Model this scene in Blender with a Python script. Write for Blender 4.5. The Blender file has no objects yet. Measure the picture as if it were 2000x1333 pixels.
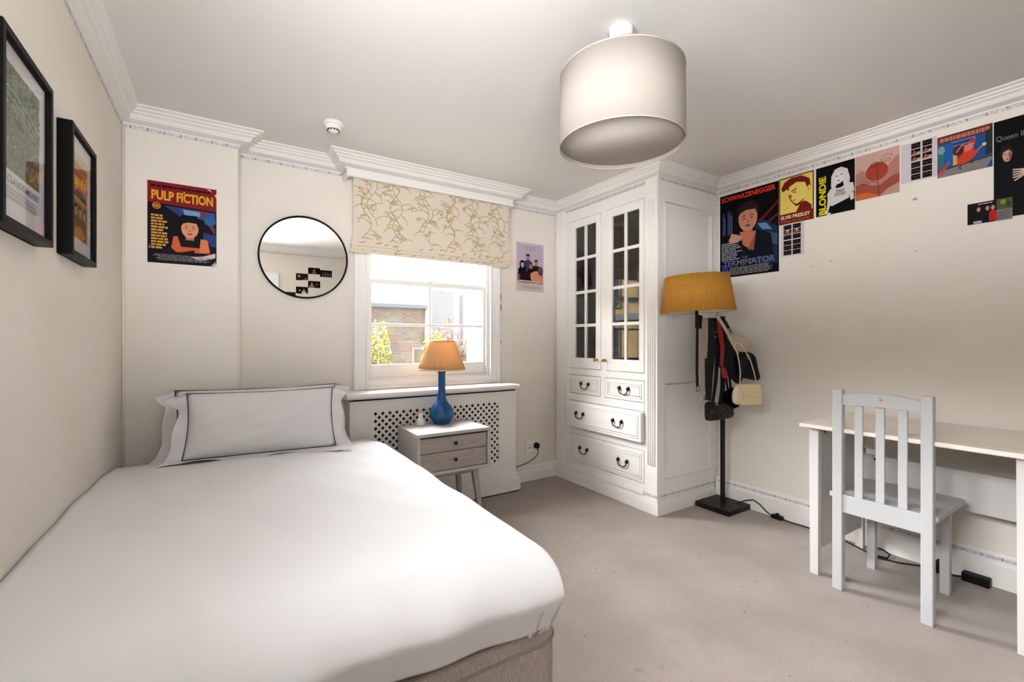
import bpy, bmesh, math, random
from mathutils import Vector, Matrix, Euler
random.seed(7)
PI = math.pi
S = bpy.context.scene
COL = S.collection

# ------------------------------------------------------------------ camera, world, light
F_PX, CAM_H, YAW = 885.67, 1.2, 0.56972
cam = bpy.data.cameras.new('camera'); cam_o = bpy.data.objects.new('camera', cam); COL.objects.link(cam_o)
cam.sensor_fit = 'HORIZONTAL'; cam.sensor_width = 36.0; cam.lens = F_PX / 2000 * 36.0
cam_o.location = (0, 0, CAM_H); cam_o.rotation_euler = (PI / 2, 0, -YAW); cam.clip_start = 0.02
S.camera = cam_o
S.view_settings.view_transform = 'Standard'; S.view_settings.look = 'None'
S.view_settings.gamma = 1.0; S.view_settings.use_curve_mapping = False
S.view_settings.exposure = -0.15
W = bpy.data.worlds.new('sky'); S.world = W; W.use_nodes = True
wn = W.node_tree; wbg = wn.nodes['Background']
SKY = 1.9          # pale hazy sky near the horizon
SKY_LOBE_BACK = 100.0   # bright sky lobe added high over the houses opposite to light the room
FILL_GLOW = 46.0       # fill glow added at and below the horizon, shining through the added windows
def wnode(t, **k):
    n = wn.nodes.new(t)
    for q, v in k.items(): setattr(n, q, v)
    return n
wl = wn.links.new
wtc = wnode('ShaderNodeTexCoord'); wnm = wnode('ShaderNodeVectorMath', operation='NORMALIZE'); wsep = wnode('ShaderNodeSeparateXYZ'); wl(wtc.outputs['Generated'], wnm.inputs[0]); wl(wnm.outputs[0], wsep.inputs[0])
wlast = None
for hz, dr, lo_, hi_, e0, e1 in ((SKY_LOBE_BACK, (-0.62, 0.66, 0.42), 0.15, 0.95, 0.20, 0.38), (FILL_GLOW, (-0.72, -0.68, -0.12), 0.15, 0.85, 0.14, -0.04)):
    wd = wnode('ShaderNodeVectorMath', operation='DOT_PRODUCT'); wd.inputs[1].default_value = Vector(dr).normalized(); wl(wnm.outputs[0], wd.inputs[0])
    wm = wnode('ShaderNodeMapRange', interpolation_type='SMOOTHSTEP'); wm.inputs['From Min'].default_value = lo_; wm.inputs['From Max'].default_value = hi_; wl(wd.outputs['Value'], wm.inputs['Value'])
    wel = wnode('ShaderNodeMapRange', interpolation_type='SMOOTHSTEP'); wel.inputs['From Min'].default_value = e0; wel.inputs['From Max'].default_value = e1; wel.inputs['To Max'].default_value = hz; wl(wsep.outputs['Z'], wel.inputs['Value'])
    wma = wnode('ShaderNodeMath', operation='MULTIPLY_ADD'); wma.inputs[2].default_value = SKY; wl(wm.outputs[0], wma.inputs[0]); wl(wel.outputs[0], wma.inputs[1])
    if wlast: wl(wlast, wma.inputs[2])
    wlast = wma.outputs[0]
wl(wlast, wbg.inputs['Strength'])
wbg.inputs['Color'].default_value = (0.975, 0.98, 0.995, 1)
sun = bpy.data.lights.new('sun', 'SUN'); sun.energy = 42.0; sun.angle = 0.01; sun.color = (1, 0.93, 0.8)
sun_o = bpy.data.objects.new('sun', sun); COL.objects.link(sun_o)
sun_o.rotation_euler = Vector((-0.90, 0.01, -0.45)).to_track_quat('-Z', 'Y').to_euler()
portal = bpy.data.lights.new('window_daylight_portal', 'AREA'); portal.shape = 'RECTANGLE'; portal.size = 1.0; portal.size_y = 1.35
portal_o = bpy.data.objects.new('window_daylight_portal', portal); COL.objects.link(portal_o)
portal_o.location = (1.35, 3.53, 1.57); portal_o.rotation_euler = (-PI / 2, 0, 0)
portal.cycles.is_portal = True
portal2 = bpy.data.lights.new('added_front_window_portal', 'AREA'); portal2.shape = 'RECTANGLE'; portal2.size = 0.8; portal2.size_y = 1.15  # sampling portal of the fill window added behind the camera
portal2_o = bpy.data.objects.new('added_front_window_portal', portal2); COL.objects.link(portal2_o)
portal2_o.location = (0.0, -0.62, 1.45); portal2_o.rotation_euler = (PI / 2, 0, 0)
portal2.cycles.is_portal = True
portal3 = bpy.data.lights.new('added_side_window_portal', 'AREA'); portal3.shape = 'RECTANGLE'; portal3.size = 1.1; portal3.size_y = 0.76  # sampling portal of the fill window added in the left wall
portal3_o = bpy.data.objects.new('added_side_window_portal', portal3); COL.objects.link(portal3_o)
portal3_o.location = (-0.76, 0.5, 1.78); portal3_o.rotation_euler = (PI / 2, 0, -PI / 2)
portal3.cycles.is_portal = True

# room numbers
XL, XR, YF, YB, YL, XC, YS, ZC = -0.437, 3.2, -0.3, 3.22, 3.085, 2.535, 2.09, 2.41

# ------------------------------------------------------------------ materials
MATS = {}
def mat(name, col, rough=0.6, spec=0.3, metal=0.0, bump=None, var=None, trans=0.0, sheen=0.0, coat=0.0):
    """bump=(scale,strength[,detail]) var=(scale, other colour, lo, hi)"""
    if name in MATS: return MATS[name]
    m = bpy.data.materials.new(name); m.use_nodes = True; nt = m.node_tree; b = nt.nodes['Principled BSDF']
    c = tuple(col) + (1,)
    b.inputs['Base Color'].default_value = c; b.inputs['Roughness'].default_value = rough
    b.inputs['Metallic'].default_value = metal; b.inputs['Specular IOR Level'].default_value = spec
    if coat: b.inputs['Coat Weight'].default_value = coat; b.inputs['Coat Roughness'].default_value = 0.08
    if sheen: b.inputs['Sheen Weight'].default_value = sheen
    tc = nt.nodes.new('ShaderNodeTexCoord')
    if var:
        n = nt.nodes.new('ShaderNodeTexNoise'); n.inputs['Scale'].default_value = var[0]; n.inputs['Detail'].default_value = 5
        r = nt.nodes.new('ShaderNodeValToRGB'); r.color_ramp.elements[0].color = c; r.color_ramp.elements[1].color = tuple(var[1]) + (1,)
        r.color_ramp.elements[0].position = var[2]; r.color_ramp.elements[1].position = var[3]
        nt.links.new(tc.outputs['Object'], n.inputs['Vector']); nt.links.new(n.outputs['Fac'], r.inputs[0]); nt.links.new(r.outputs[0], b.inputs['Base Color'])
    if bump:
        n2 = nt.nodes.new('ShaderNodeTexNoise'); n2.inputs['Scale'].default_value = bump[0]; n2.inputs['Detail'].default_value = bump[2] if len(bump) > 2 else 3
        bp = nt.nodes.new('ShaderNodeBump'); bp.inputs['Strength'].default_value = bump[1]; bp.inputs['Distance'].default_value = 0.01
        nt.links.new(tc.outputs['Object'], n2.inputs['Vector']); nt.links.new(n2.outputs['Fac'], bp.inputs['Height']); nt.links.new(bp.outputs[0], b.inputs['Normal'])
    MATS[name] = m
    return m
def lin(r, g, b):
    return tuple((x / 12.92 if x <= .04045 else ((x + .055) / 1.055) ** 2.4) for x in (r / 255, g / 255, b / 255))
def paper(r, g, b):
    return mat('print_%02x%02x%02x' % (r, g, b), lin(r, g, b) if r + g + b > 130 else tuple(.55 * q for q in lin(r, g, b)), rough=0.5, spec=0.08)
def nodes_of(m): return m.node_tree, m.node_tree.nodes['Principled BSDF']
def glass(name, tint=(1, 1, 1), boost=1.0):
    m = bpy.data.materials.new(name); m.use_nodes = True; nt = m.node_tree; nt.nodes.clear()
    o = nt.nodes.new('ShaderNodeOutputMaterial'); mx = nt.nodes.new('ShaderNodeMixShader'); t = nt.nodes.new('ShaderNodeBsdfTransparent'); g = nt.nodes.new('ShaderNodeBsdfGlossy')
    fr = nt.nodes.new('ShaderNodeFresnel'); geo = nt.nodes.new('ShaderNodeNewGeometry'); mr = nt.nodes.new('ShaderNodeMapRange'); mr.inputs['To Min'].default_value = 1.5; mr.inputs['To Max'].default_value = 1 / 1.5; nt.links.new(geo.outputs['Backfacing'], mr.inputs['Value']); nt.links.new(mr.outputs[0], fr.inputs['IOR']); mu = nt.nodes.new('ShaderNodeMath'); mu.operation = 'MULTIPLY'; mu.inputs[1].default_value = boost; mu.use_clamp = True
    t.inputs[0].default_value = tuple(tint) + (1,); g.inputs['Roughness'].default_value = 0.01
    nt.links.new(fr.outputs[0], mu.inputs[0]); nt.links.new(mu.outputs[0], mx.inputs[0]); nt.links.new(t.outputs[0], mx.inputs[1]); nt.links.new(g.outputs[0], mx.inputs[2]); nt.links.new(mx.outputs[0], o.inputs[0])
    MATS[name] = m
    return m
def brick(name, c1, c2, mortar, scale=1.0, axis='X'):
    m = mat(name, c1, 0.9, 0.1); nt, b = nodes_of(m)
    tc = nt.nodes.new('ShaderNodeTexCoord'); sp = nt.nodes.new('ShaderNodeSeparateXYZ'); cb = nt.nodes.new('ShaderNodeCombineXYZ'); br = nt.nodes.new('ShaderNodeTexBrick')
    nt.links.new(tc.outputs['Object'], sp.inputs[0]); nt.links.new(sp.outputs[axis], cb.inputs[0]); nt.links.new(sp.outputs['Z'], cb.inputs[1]); nt.links.new(cb.outputs[0], br.inputs['Vector'])
    br.inputs['Color1'].default_value = tuple(c1) + (1,); br.inputs['Color2'].default_value = tuple(c2) + (1,); br.inputs['Mortar'].default_value = tuple(mortar) + (1,)
    br.inputs['Scale'].default_value = scale; br.inputs['Mortar Size'].default_value = 0.012; br.inputs['Brick Width'].default_value = 0.23; br.inputs['Row Height'].default_value = 0.078
    nz = nt.nodes.new('ShaderNodeTexNoise'); nz.inputs['Scale'].default_value = 2.5; nz.inputs['Detail'].default_value = 6
    mx = nt.nodes.new('ShaderNodeMix'); mx.data_type = 'RGBA'; mx.blend_type = 'MULTIPLY'; mx.inputs[0].default_value = 0.6
    nt.links.new(tc.outputs['Object'], nz.inputs['Vector']); nt.links.new(br.outputs['Color'], mx.inputs[6]); nt.links.new(nz.outputs['Color'], mx.inputs[7]); nt.links.new(mx.outputs[2], b.inputs['Base Color'])
    return m

M_WALL = mat('cream_wall_paint', (0.785, 0.738, 0.672), 0.75, 0.2, bump=(9, 0.06), var=(1.7, (0.74, 0.68, 0.60), 0.42, 0.78))
M_CEIL = mat('ceiling_paint', (0.74, 0.715, 0.69), 0.85, 0.1, bump=(5, 0.04))
M_TRIM = mat('white_trim_paint', (0.81, 0.785, 0.755), 0.4, 0.4)
M_CORN = mat('plaster_cornice', (0.81, 0.785, 0.755), 0.55, 0.3, bump=(90, 0.10, 1))
M_CUP = mat('cupboard_paint', (0.86, 0.835, 0.805), 0.35, 0.4)
M_WIN = mat('window_gloss_paint', (0.86, 0.86, 0.85), 0.3, 0.45)
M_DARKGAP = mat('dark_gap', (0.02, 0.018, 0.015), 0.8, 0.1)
M_BLACK = mat('black_lacquer', (0.003, 0.003, 0.003), 0.45, 0.08)
M_BRASS = mat('aged_brass', (0.42, 0.28, 0.09), 0.35, 0.5, 1.0)
M_BRONZE = mat('dark_bronze', (0.028, 0.02, 0.013), 0.42, 0.4, 0.6)
M_PLASTIC = mat('white_plastic', (0.82, 0.81, 0.79), 0.4, 0.4)
M_RUBBER = mat('black_rubber', (0.004, 0.004, 0.004), 0.5, 0.2)
M_GLASS = glass('window_glass'); M_CGLASS = glass('cupboard_glass', (0.92, 0.93, 0.92), 1.0)
M_PGLASS = glass('picture_glass', (1, 1, 1), 0.5)

def carpet_mat():
    m = mat('carpet_weave', (0.40, 0.34, 0.30), 0.95, 0.05, sheen=0.25); nt, b = nodes_of(m)
    tc = nt.nodes.new('ShaderNodeTexCoord')
    big = nt.nodes.new('ShaderNodeTexNoise'); big.inputs['Scale'].default_value = 2.2; big.inputs['Detail'].default_value = 7
    r = nt.nodes.new('ShaderNodeValToRGB'); e = r.color_ramp.elements
    e[0].position = 0.33; e[0].color = (0.31, 0.255, 0.215, 1); e[1].position = 0.66; e[1].color = (0.395, 0.332, 0.293, 1)
    map_ = nt.nodes.new('ShaderNodeMapping'); map_.inputs['Rotation'].default_value = (0, 0, 0.5)
    vo = nt.nodes.new('ShaderNodeTexVoronoi'); vo.inputs['Scale'].default_value = 210; vo.inputs['Randomness'].default_value = 0.35
    mx = nt.nodes.new('ShaderNodeMix'); mx.data_type = 'RGBA'; mx.blend_type = 'MULTIPLY'; mx.inputs[0].default_value = 0.55
    r2 = nt.nodes.new('ShaderNodeValToRGB'); r2.color_ramp.elements[0].color = (1, 1, 1, 1); r2.color_ramp.elements[1].color = (0.5, 0.5, 0.5, 1); r2.color_ramp.elements[1].position = 0.8
    sp = nt.nodes.new('ShaderNodeTexNoise'); sp.inputs['Scale'].default_value = 9; sp.inputs['Detail'].default_value = 2
    r3 = nt.nodes.new('ShaderNodeValToRGB'); r3.color_ramp.elements[0].position = 0.70; r3.color_ramp.elements[0].color = (1, 1, 1, 1); r3.color_ramp.elements[1].position = 0.78; r3.color_ramp.elements[1].color = (0.80, 0.66, 0.60, 1)
    mx2 = nt.nodes.new('ShaderNodeMix'); mx2.data_type = 'RGBA'; mx2.blend_type = 'MULTIPLY'; mx2.inputs[0].default_value = 0.7
    L = nt.links.new
    L(tc.outputs['Object'], big.inputs['Vector']); L(big.outputs['Fac'], r.inputs[0]); L(tc.outputs['Object'], map_.inputs[0]); L(map_.outputs[0], vo.inputs['Vector'])
    L(vo.outputs['Distance'], r2.inputs[0]); L(r.outputs[0], mx.inputs[6]); L(r2.outputs[0], mx.inputs[7]); L(tc.outputs['Object'], sp.inputs['Vector']); L(sp.outputs['Fac'], r3.inputs[0])
    sk = nt.nodes.new('ShaderNodeTexNoise'); sk.inputs['Scale'].default_value = 34; sk.inputs['Detail'].default_value = 1; r4 = nt.nodes.new('ShaderNodeValToRGB'); r4.color_ramp.elements[0].position = 0.745; r4.color_ramp.elements[0].color = (1, 1, 1, 1); r4.color_ramp.elements[1].position = 0.79; r4.color_ramp.elements[1].color = (0.42, 0.35, 0.31, 1)
    mx3 = nt.nodes.new('ShaderNodeMix'); mx3.data_type = 'RGBA'; mx3.blend_type = 'MULTIPLY'; mx3.inputs[0].default_value = 0.8; L(tc.outputs['Object'], sk.inputs['Vector']); L(sk.outputs['Fac'], r4.inputs[0])
    L(mx.outputs[2], mx2.inputs[6]); L(r3.outputs[0], mx2.inputs[7]); L(mx2.outputs[2], mx3.inputs[6]); L(r4.outputs[0], mx3.inputs[7]); L(mx3.outputs[2], b.inputs['Base Color'])
    bp = nt.nodes.new('ShaderNodeBump'); bp.inputs['Strength'].default_value = 0.6; bp.inputs['Distance'].default_value = 0.004; bp.invert = True
    L(vo.outputs['Distance'], bp.inputs['Height']); L(bp.outputs[0], b.inputs['Normal'])
    return m
M_CARPET = carpet_mat()

def border_mat():
    m = mat('wallpaper_border', (0.70, 0.68, 0.67), 0.7, 0.2); nt, b = nodes_of(m); L = nt.links.new
    tc = nt.nodes.new('ShaderNodeTexCoord'); sp = nt.nodes.new('ShaderNodeSeparateXYZ'); ad = nt.nodes.new('ShaderNodeMath'); ad.operation = 'ADD'; ad2 = nt.nodes.new('ShaderNodeMath'); ad2.operation = 'ADD'
    L(tc.outputs['Object'], sp.inputs[0]); L(sp.outputs['X'], ad.inputs[0]); L(sp.outputs['Y'], ad.inputs[1])
    mz = nt.nodes.new('ShaderNodeMath'); mz.operation = 'MULTIPLY'; mz.inputs[1].default_value = 0.0; L(sp.outputs['Z'], mz.inputs[0]); L(ad.outputs[0], ad2.inputs[0]); L(mz.outputs[0], ad2.inputs[1])
    sc = nt.nodes.new('ShaderNodeMath'); sc.operation = 'MULTIPLY'; sc.inputs[1].default_value = 14.0; L(ad2.outputs[0], sc.inputs[0]); fr = nt.nodes.new('ShaderNodeMath'); fr.operation = 'FRACT'; L(sc.outputs[0], fr.inputs[0])
    r = nt.nodes.new('ShaderNodeValToRGB'); e = r.color_ramp.elements; e[0].position = 0.44; e[0].color = (1, 1, 1, 1); e[1].position = 0.5; e[1].color = (0.30, 0.31, 0.42, 1); e2 = r.color_ramp.elements.new(0.56); e2.color = (1, 1, 1, 1); L(fr.outputs[0], r.inputs[0])
    n = nt.nodes.new('ShaderNodeTexNoise'); n.inputs['Scale'].default_value = 130; n.inputs['Detail'].default_value = 2; L(tc.outputs['Object'], n.inputs['Vector'])
    r2 = nt.nodes.new('ShaderNodeValToRGB'); r2.color_ramp.elements[0].position = 0.42; r2.color_ramp.elements[0].color = (0.46, 0.46, 0.51, 1); r2.color_ramp.elements[1].position = 0.56; r2.color_ramp.elements[1].color = (0.72, 0.70, 0.69, 1); L(n.outputs['Fac'], r2.inputs[0])
    mx = nt.nodes.new('ShaderNodeMix'); mx.data_type = 'RGBA'; mx.blend_type = 'MULTIPLY'; mx.inputs[0].default_value = 1.0; L(r.outputs[0], mx.inputs[6]); L(r2.outputs[0], mx.inputs[7]); L(mx.outputs[2], b.inputs['Base Color'])
    return m
M_BORDER = border_mat()

def stripe_mat(name, c1, c2, scale, axis, rough=0.85, bump=0.3):
    m = mat(name, c1, rough, 0.15); nt, b = nodes_of(m); L = nt.links.new
    tc = nt.nodes.new('ShaderNodeTexCoord'); mp = nt.nodes.new('ShaderNodeMapping'); mp.inputs['Scale'].default_value = axis
    n = nt.nodes.new('ShaderNodeTexNoise'); n.inputs['Scale'].default_value = scale; n.inputs['Detail'].default_value = 4
    r = nt.nodes.new('ShaderNodeValToRGB'); r.color_ramp.elements[0].color = tuple(c1) + (1,); r.color_ramp.elements[1].color = tuple(c2) + (1,); r.color_ramp.elements[0].position = .35; r.color_ramp.elements[1].position = .65
    bp = nt.nodes.new('ShaderNodeBump'); bp.inputs['Strength'].default_value = bump; bp.inputs['Distance'].default_value = 0.003
    L(tc.outputs['Object'], mp.inputs[0]); L(mp.outputs[0], n.inputs['Vector']); L(n.outputs['Fac'], r.inputs[0]); L(r.outputs[0], b.inputs['Base Color']); L(n.outputs['Fac'], bp.inputs['Height']); L(bp.outputs[0], b.inputs['Normal'])
    return m

# ------------------------------------------------------------------ mesh builder
ORG = {}
class MB:
    def __init__(s): s.v = []; s.f = []; s.m = []; s.sm = []
    def add(s, vs, fs, mi=0, smooth=False, M=None):
        o = len(s.v)
        s.v += [(M @ Vector(v)) if M else Vector(v) for v in vs]
        for f in fs: s.f.append(tuple(i + o for i in f)); s.m.append(mi); s.sm.append(smooth)
        return s
    def box(s, x0, x1, y0, y1, z0, z1, mi=0, M=None):
        vs = [(x0, y0, z0), (x1, y0, z0), (x1, y1, z0), (x0, y1, z0), (x0, y0, z1), (x1, y0, z1), (x1, y1, z1), (x0, y1, z1)]
        return s.add(vs, [(0, 3, 2, 1), (4, 5, 6, 7), (0, 1, 5, 4), (1, 2, 6, 5), (2, 3, 7, 6), (3, 0, 4, 7)], mi, False, M)
    def taper(s, a, ha, b, hb, mi=0):
        """square bar from a to b with half sizes"""
        a = Vector(a); b = Vector(b)
        vs = []
        for p, h in ((a, ha), (b, hb)): vs += [p + Vector((x * h, y * h, 0)) for x, y in ((-1, -1), (1, -1), (1, 1), (-1, 1))]
        return s.add(vs, [(0, 3, 2, 1), (4, 5, 6, 7), (0, 1, 5, 4), (1, 2, 6, 5), (2, 3, 7, 6), (3, 0, 4, 7)], mi)
    def tube(s, pts, r, n=8, mi=0, closed=False):
        pts = [Vector(p) for p in pts]; N = len(pts); vs = []; fs = []
        up = Vector((0, 0, 1)); prev = None
        for i, p in enumerate(pts):
            t = (pts[(i + 1) % N] - pts[i - 1]) if closed else (pts[min(i + 1, N - 1)] - pts[max(i - 1, 0)])
            t.normalize()
            if prev is None:
                a = t.cross(up if abs(t.z) < 0.9 else Vector((1, 0, 0))).normalized()
            else:
                a = (prev - t * prev.dot(t)).normalized()
            prev = a; b = t.cross(a); rr = r[i] if isinstance(r, (list, tuple)) else r
            for k in range(n):
                g = 2 * PI * k / n; vs.append(p + a * math.cos(g) * rr + b * math.sin(g) * rr)
        for i in range(N if closed else N - 1):
            for k in range(n):
                i2 = (i + 1) % N; fs.append((i * n + k, i * n + (k + 1) % n, i2 * n + (k + 1) % n, i2 * n + k))
        if not closed: fs.append(tuple(range(n))[::-1]); fs.append(tuple((N - 1) * n + k for k in range(n)))
        return s.add(vs, fs, mi, True)
    def lathe(s, prof, c=(0, 0, 0), n=32, mi=0, M=None, closed=False, rf=None):
        vs = []; fs = []; N = len(prof)
        for r, z in prof:
            for k in range(n):
                g = 2 * PI * k / n; q = r * (rf(k, r) if rf else 1); vs.append((c[0] + q * math.cos(g), c[1] + q * math.sin(g), c[2] + z))
        for i in range(N if closed else N - 1):
            for k in range(n):
                i2 = (i + 1) % N; fs.append((i * n + k, i * n + (k + 1) % n, i2 * n + (k + 1) % n, i2 * n + k))
        if not closed:
            if prof[0][0] > 1e-4: fs.append(tuple(range(n))[::-1])
            if prof[-1][0] > 1e-4: fs.append(tuple((N - 1) * n + k for k in range(n)))
        return s.add(vs, fs, mi, True, M)
    def prism(s, pts, off, mi=0):
        """extrude the planar polygon pts by vector off"""
        n = len(pts); off = Vector(off); vs = [Vector(p) for p in pts] + [Vector(p) + off for p in pts]
        fs = [tuple(range(n)), tuple(range(2 * n - 1, n - 1, -1))] + [(i, i + n, (i + 1) % n + n, (i + 1) % n) for i in range(n)]
        return s.add(vs, fs, mi)
    def build(s, name, mats, parent=None, bevel=0.0, seg=2, recalc=True, subs=0):
        org = ORG.get(parent, Vector((0, 0, 0))) if parent else Vector((0, 0, 0))
        me = bpy.data.meshes.new(name)
        me.from_pydata([v - org for v in s.v], [], s.f)
        for m in (mats if isinstance(mats, (list, tuple)) else [mats]): me.materials.append(m)
        me.polygons.foreach_set('material_index', s.m); me.polygons.foreach_set('use_smooth', s.sm)
        if recalc:
            bm = bmesh.new(); bm.from_mesh(me); bmesh.ops.remove_doubles(bm, verts=bm.verts, dist=1e-6); bmesh.ops.recalc_face_normals(bm, faces=bm.faces); bm.to_mesh(me); bm.free()
        o = bpy.data.objects.new(name, me); COL.objects.link(o)
        if parent: o.parent = parent; ORG[o] = org
        if bevel:
            b = o.modifiers.new('bevel', 'BEVEL'); b.width = bevel; b.segments = seg; b.limit_method = 'ANGLE'; b.angle_limit = 0.6
        if subs:
            b = o.modifiers.new('sub', 'SUBSURF'); b.levels = subs; b.render_levels = subs
        return o
def tag(o, label, cat, group=None, kind=None):
    if label: o['label'] = label
    if cat: o['category'] = cat
    if group: o['group'] = group
    if kind: o['kind'] = kind
    return o
def thing(name, label, cat, loc=(0, 0, 0), group=None, kind=None):
    o = bpy.data.objects.new(name, None); COL.objects.link(o); o.location = loc; o.empty_display_size = 0.1
    ORG[o] = Vector(loc)
    return tag(o, label, cat, group, kind)
def struct(o, label, cat): return tag(o, label, cat, None, 'structure')
FW = Vector((math.sin(YAW), math.cos(YAW), 0)); RT = Vector((math.cos(YAW), -math.sin(YAW), 0)); UP = Vector((0, 0, 1))

# ------------------------------------------------------------------ room shell
mb = MB(); mb.box(XL - 0.3, XR + 0.3, YF - 0.3, YB + 0.28, -0.12, 0.0); struct(mb.build('floor', M_CARPET), 'beige woven carpet covering the bedroom floor', 'floor')
mb = MB(); mb.box(XL - 0.3, XR + 0.3, YF - 0.3, YB + 0.28, ZC, ZC + 0.2); struct(mb.build('ceiling', M_CEIL), 'plain off-white painted ceiling', 'ceiling')
SY0, SY1, SZ0, SZ1 = -0.06, 1.08, 1.40, 2.16     # unseen high window added to the left wall for fill light, nearer than the photograph's left edge
mb = MB(); mb.box(XL - 0.3, XL, YF - 0.3, SY0, 0, ZC); mb.box(XL - 0.3, XL, SY1, YB + 0.28, 0, ZC); mb.box(XL - 0.3, XL, SY0, SY1, 0, SZ0); mb.box(XL - 0.3, XL, SY0, SY1, SZ1, ZC); struct(mb.build('wall_left', M_WALL), 'cream wall beside the bed with two black frames', 'wall')
mb = MB(); mb.box(XR, XR + 0.3, YF - 0.3, YB + 0.28, 0, ZC); struct(mb.build('wall_right', M_WALL), 'cream wall with a row of posters above the desk', 'wall')
WX0, WX1, WZ0, WZ1 = 0.86, 1.84, 0.90, 2.24
mb = MB()
mb.box(XL, WX0, YB, YB + 0.28, 0, ZC); mb.box(WX1, XR, YB, YB + 0.28, 0, ZC); mb.box(WX0, WX1, YB, YB + 0.28, 0, WZ0); mb.box(WX0, WX1, YB, YB + 0.28, WZ1, ZC)
mb.box(XL, 0.085, YL, YB, 0, ZC)
struct(mb.build('wall_back', M_WALL), 'cream window wall with a boxed-out section at its left', 'wall')
VX0, VX1, VZ0, VZ1 = -0.38, 0.39, 0.90, 1.99     # window added in the wall behind the camera for fill light; its casing shows in the round mirror
mb = MB(); mb.box(XL, VX0, YF - 0.3, YF, 0, ZC); mb.box(VX1, XR, YF - 0.3, YF, 0, ZC); mb.box(VX0, VX1, YF - 0.3, YF, 0, VZ0); mb.box(VX0, VX1, YF - 0.3, YF, VZ1, ZC)
struct(mb.build('wall_front', M_WALL), 'cream wall behind the camera, seen in the round mirror', 'wall')
w2 = thing('added_window_2', 'white sash window added behind the camera to let in fill light', 'window', (0, YF, VZ0), None, 'structure')
mb = MB(); mb.box(VX1, 0.465, YF, YF + .025, VZ0 - .06, 2.06); mb.box(-0.432, VX0, YF, YF + .025, VZ0 - .06, 2.06); mb.box(VX0, VX1, YF, YF + .025, VZ1, 2.06); mb.box(-.432, .475, YF, YF + .04, VZ0 - .05, VZ0); mb.build('casing', M_WIN, w2, .003)
mb = MB(); mb.box(VX0, VX0 + .025, YF - .15, YF, VZ0, VZ1); mb.box(VX1 - .025, VX1, YF - .15, YF, VZ0, VZ1); mb.box(VX0 + .025, VX1 - .025, YF - .15, YF, VZ1 - .03, VZ1); mb.box(VX0 + .025, VX1 - .025, YF - .28, YF, VZ0, VZ0 + .03); mb.build('sash_box', M_WIN, w2, .002)
for za, zb, ya in ((VZ0 + .03, 1.47, YF - .06), (1.43, VZ1 - .03, YF - .105)):
    mb = MB(); mb.box(VX0 + .025, VX0 + .06, ya - .035, ya, za, zb); mb.box(VX1 - .06, VX1 - .025, ya - .035, ya, za, zb); mb.box(VX0 + .06, VX1 - .06, ya - .035, ya, za, za + .045); mb.box(VX0 + .06, VX1 - .06, ya - .035, ya, zb - .04, zb); mb.box(-.005, .015, ya - .03, ya - .005, za + .045, zb - .04); s2 = mb.build('sash', M_WIN, w2, .002)
    for a_, b_ in ((VX0 + .06, -.005), (.015, VX1 - .06)): g = MB(); g.box(a_, b_, ya - .02, ya - .016, za + .045, zb - .04); g.build('pane', M_GLASS, s2)

# cornice swept round the room
PATH = [((XL, YF), .75), ((XL, YL), 1.1), ((0.085, YL), 1.1), ((0.085, YB), 1.1), ((0.69, YB), 1.1), ((0.69, 3.09), 1.2), ((1.985, 3.09), 1.0), ((1.985, YB), 1.1), ((XC, YB), .9), ((XC, YS), .9), ((XR, YS), .9), ((XR, YF), 1.0)]
def ring(o):
    out = []; n = len(PATH)
    for i in range(n):
        (p, k1), (q, _) = PATH[i], PATH[(i + 1) % n]; (r, k0) = PATH[i - 1]
        # segment before: r->p with scale k0 ; segment after p->q with scale k1
        d0 = Vector((p[0] - r[0], p[1] - r[1])).normalized(); d1 = Vector((q[0] - p[0], q[1] - p[1])).normalized()
        n0 = Vector((d0.y, -d0.x)) * o * k0; n1 = Vector((d1.y, -d1.x)) * o * k1
        # perpendicular corners: sum of both offsets
        out.append((p[0] + n0.x + n1.x, p[1] + n0.y + n1.y))
    return out
def sweep(prof, name, m, label, cat, smooth=False):
    mb = MB(); vs = []; fs = []; n = len(PATH)
    for o, z in prof: vs += [(x, y, z) for x, y in ring(o)]
    for j in range(len(prof) - 1):
        for i in range(n): fs.append((j * n + i, j * n + (i + 1) % n, (j + 1) * n + (i + 1) % n, (j + 1) * n + i))
    mb.add(vs, fs, 0, smooth); return struct(mb.build(name, m), label, cat)
sweep([(0, 2.335), (.006, 2.335), (.008, 2.342), (.03, 2.346), (.05, 2.351), (.050, 2.358), (.054, 2.358), (.058, 2.370), (.066, 2.376), (.073, 2.377), (.075, 2.385), (.088, 2.390), (.091, 2.398), (.103, 2.401), (.108, 2.405), (.11, 2.412)], 'trim_1', M_CORN, 'moulded plaster cornice running round the ceiling', 'cornice')
sweep([(.0005, 2.319), (.003, 2.319), (.003, 2.335), (.0005, 2.335)], 'trim_2', M_BORDER, 'narrow blue patterned paper border under the cornice', 'border')
# pelmet box over the window
mb = MB(); mb.box(0.69, 1.985, 3.075, 3.095, 2.285, 2.34); mb.box(0.69, 0.71, 3.095, YB, 2.285, 2.40); mb.box(1.965, 1.985, 3.095, YB, 2.285, 2.40); mb.box(0.71, 1.965, 3.09, 3.11, 2.335, 2.405)
struct(mb.build('trim_3', M_TRIM, None, 0.003), 'white pelmet board hiding the head of the blind', 'pelmet')
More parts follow.
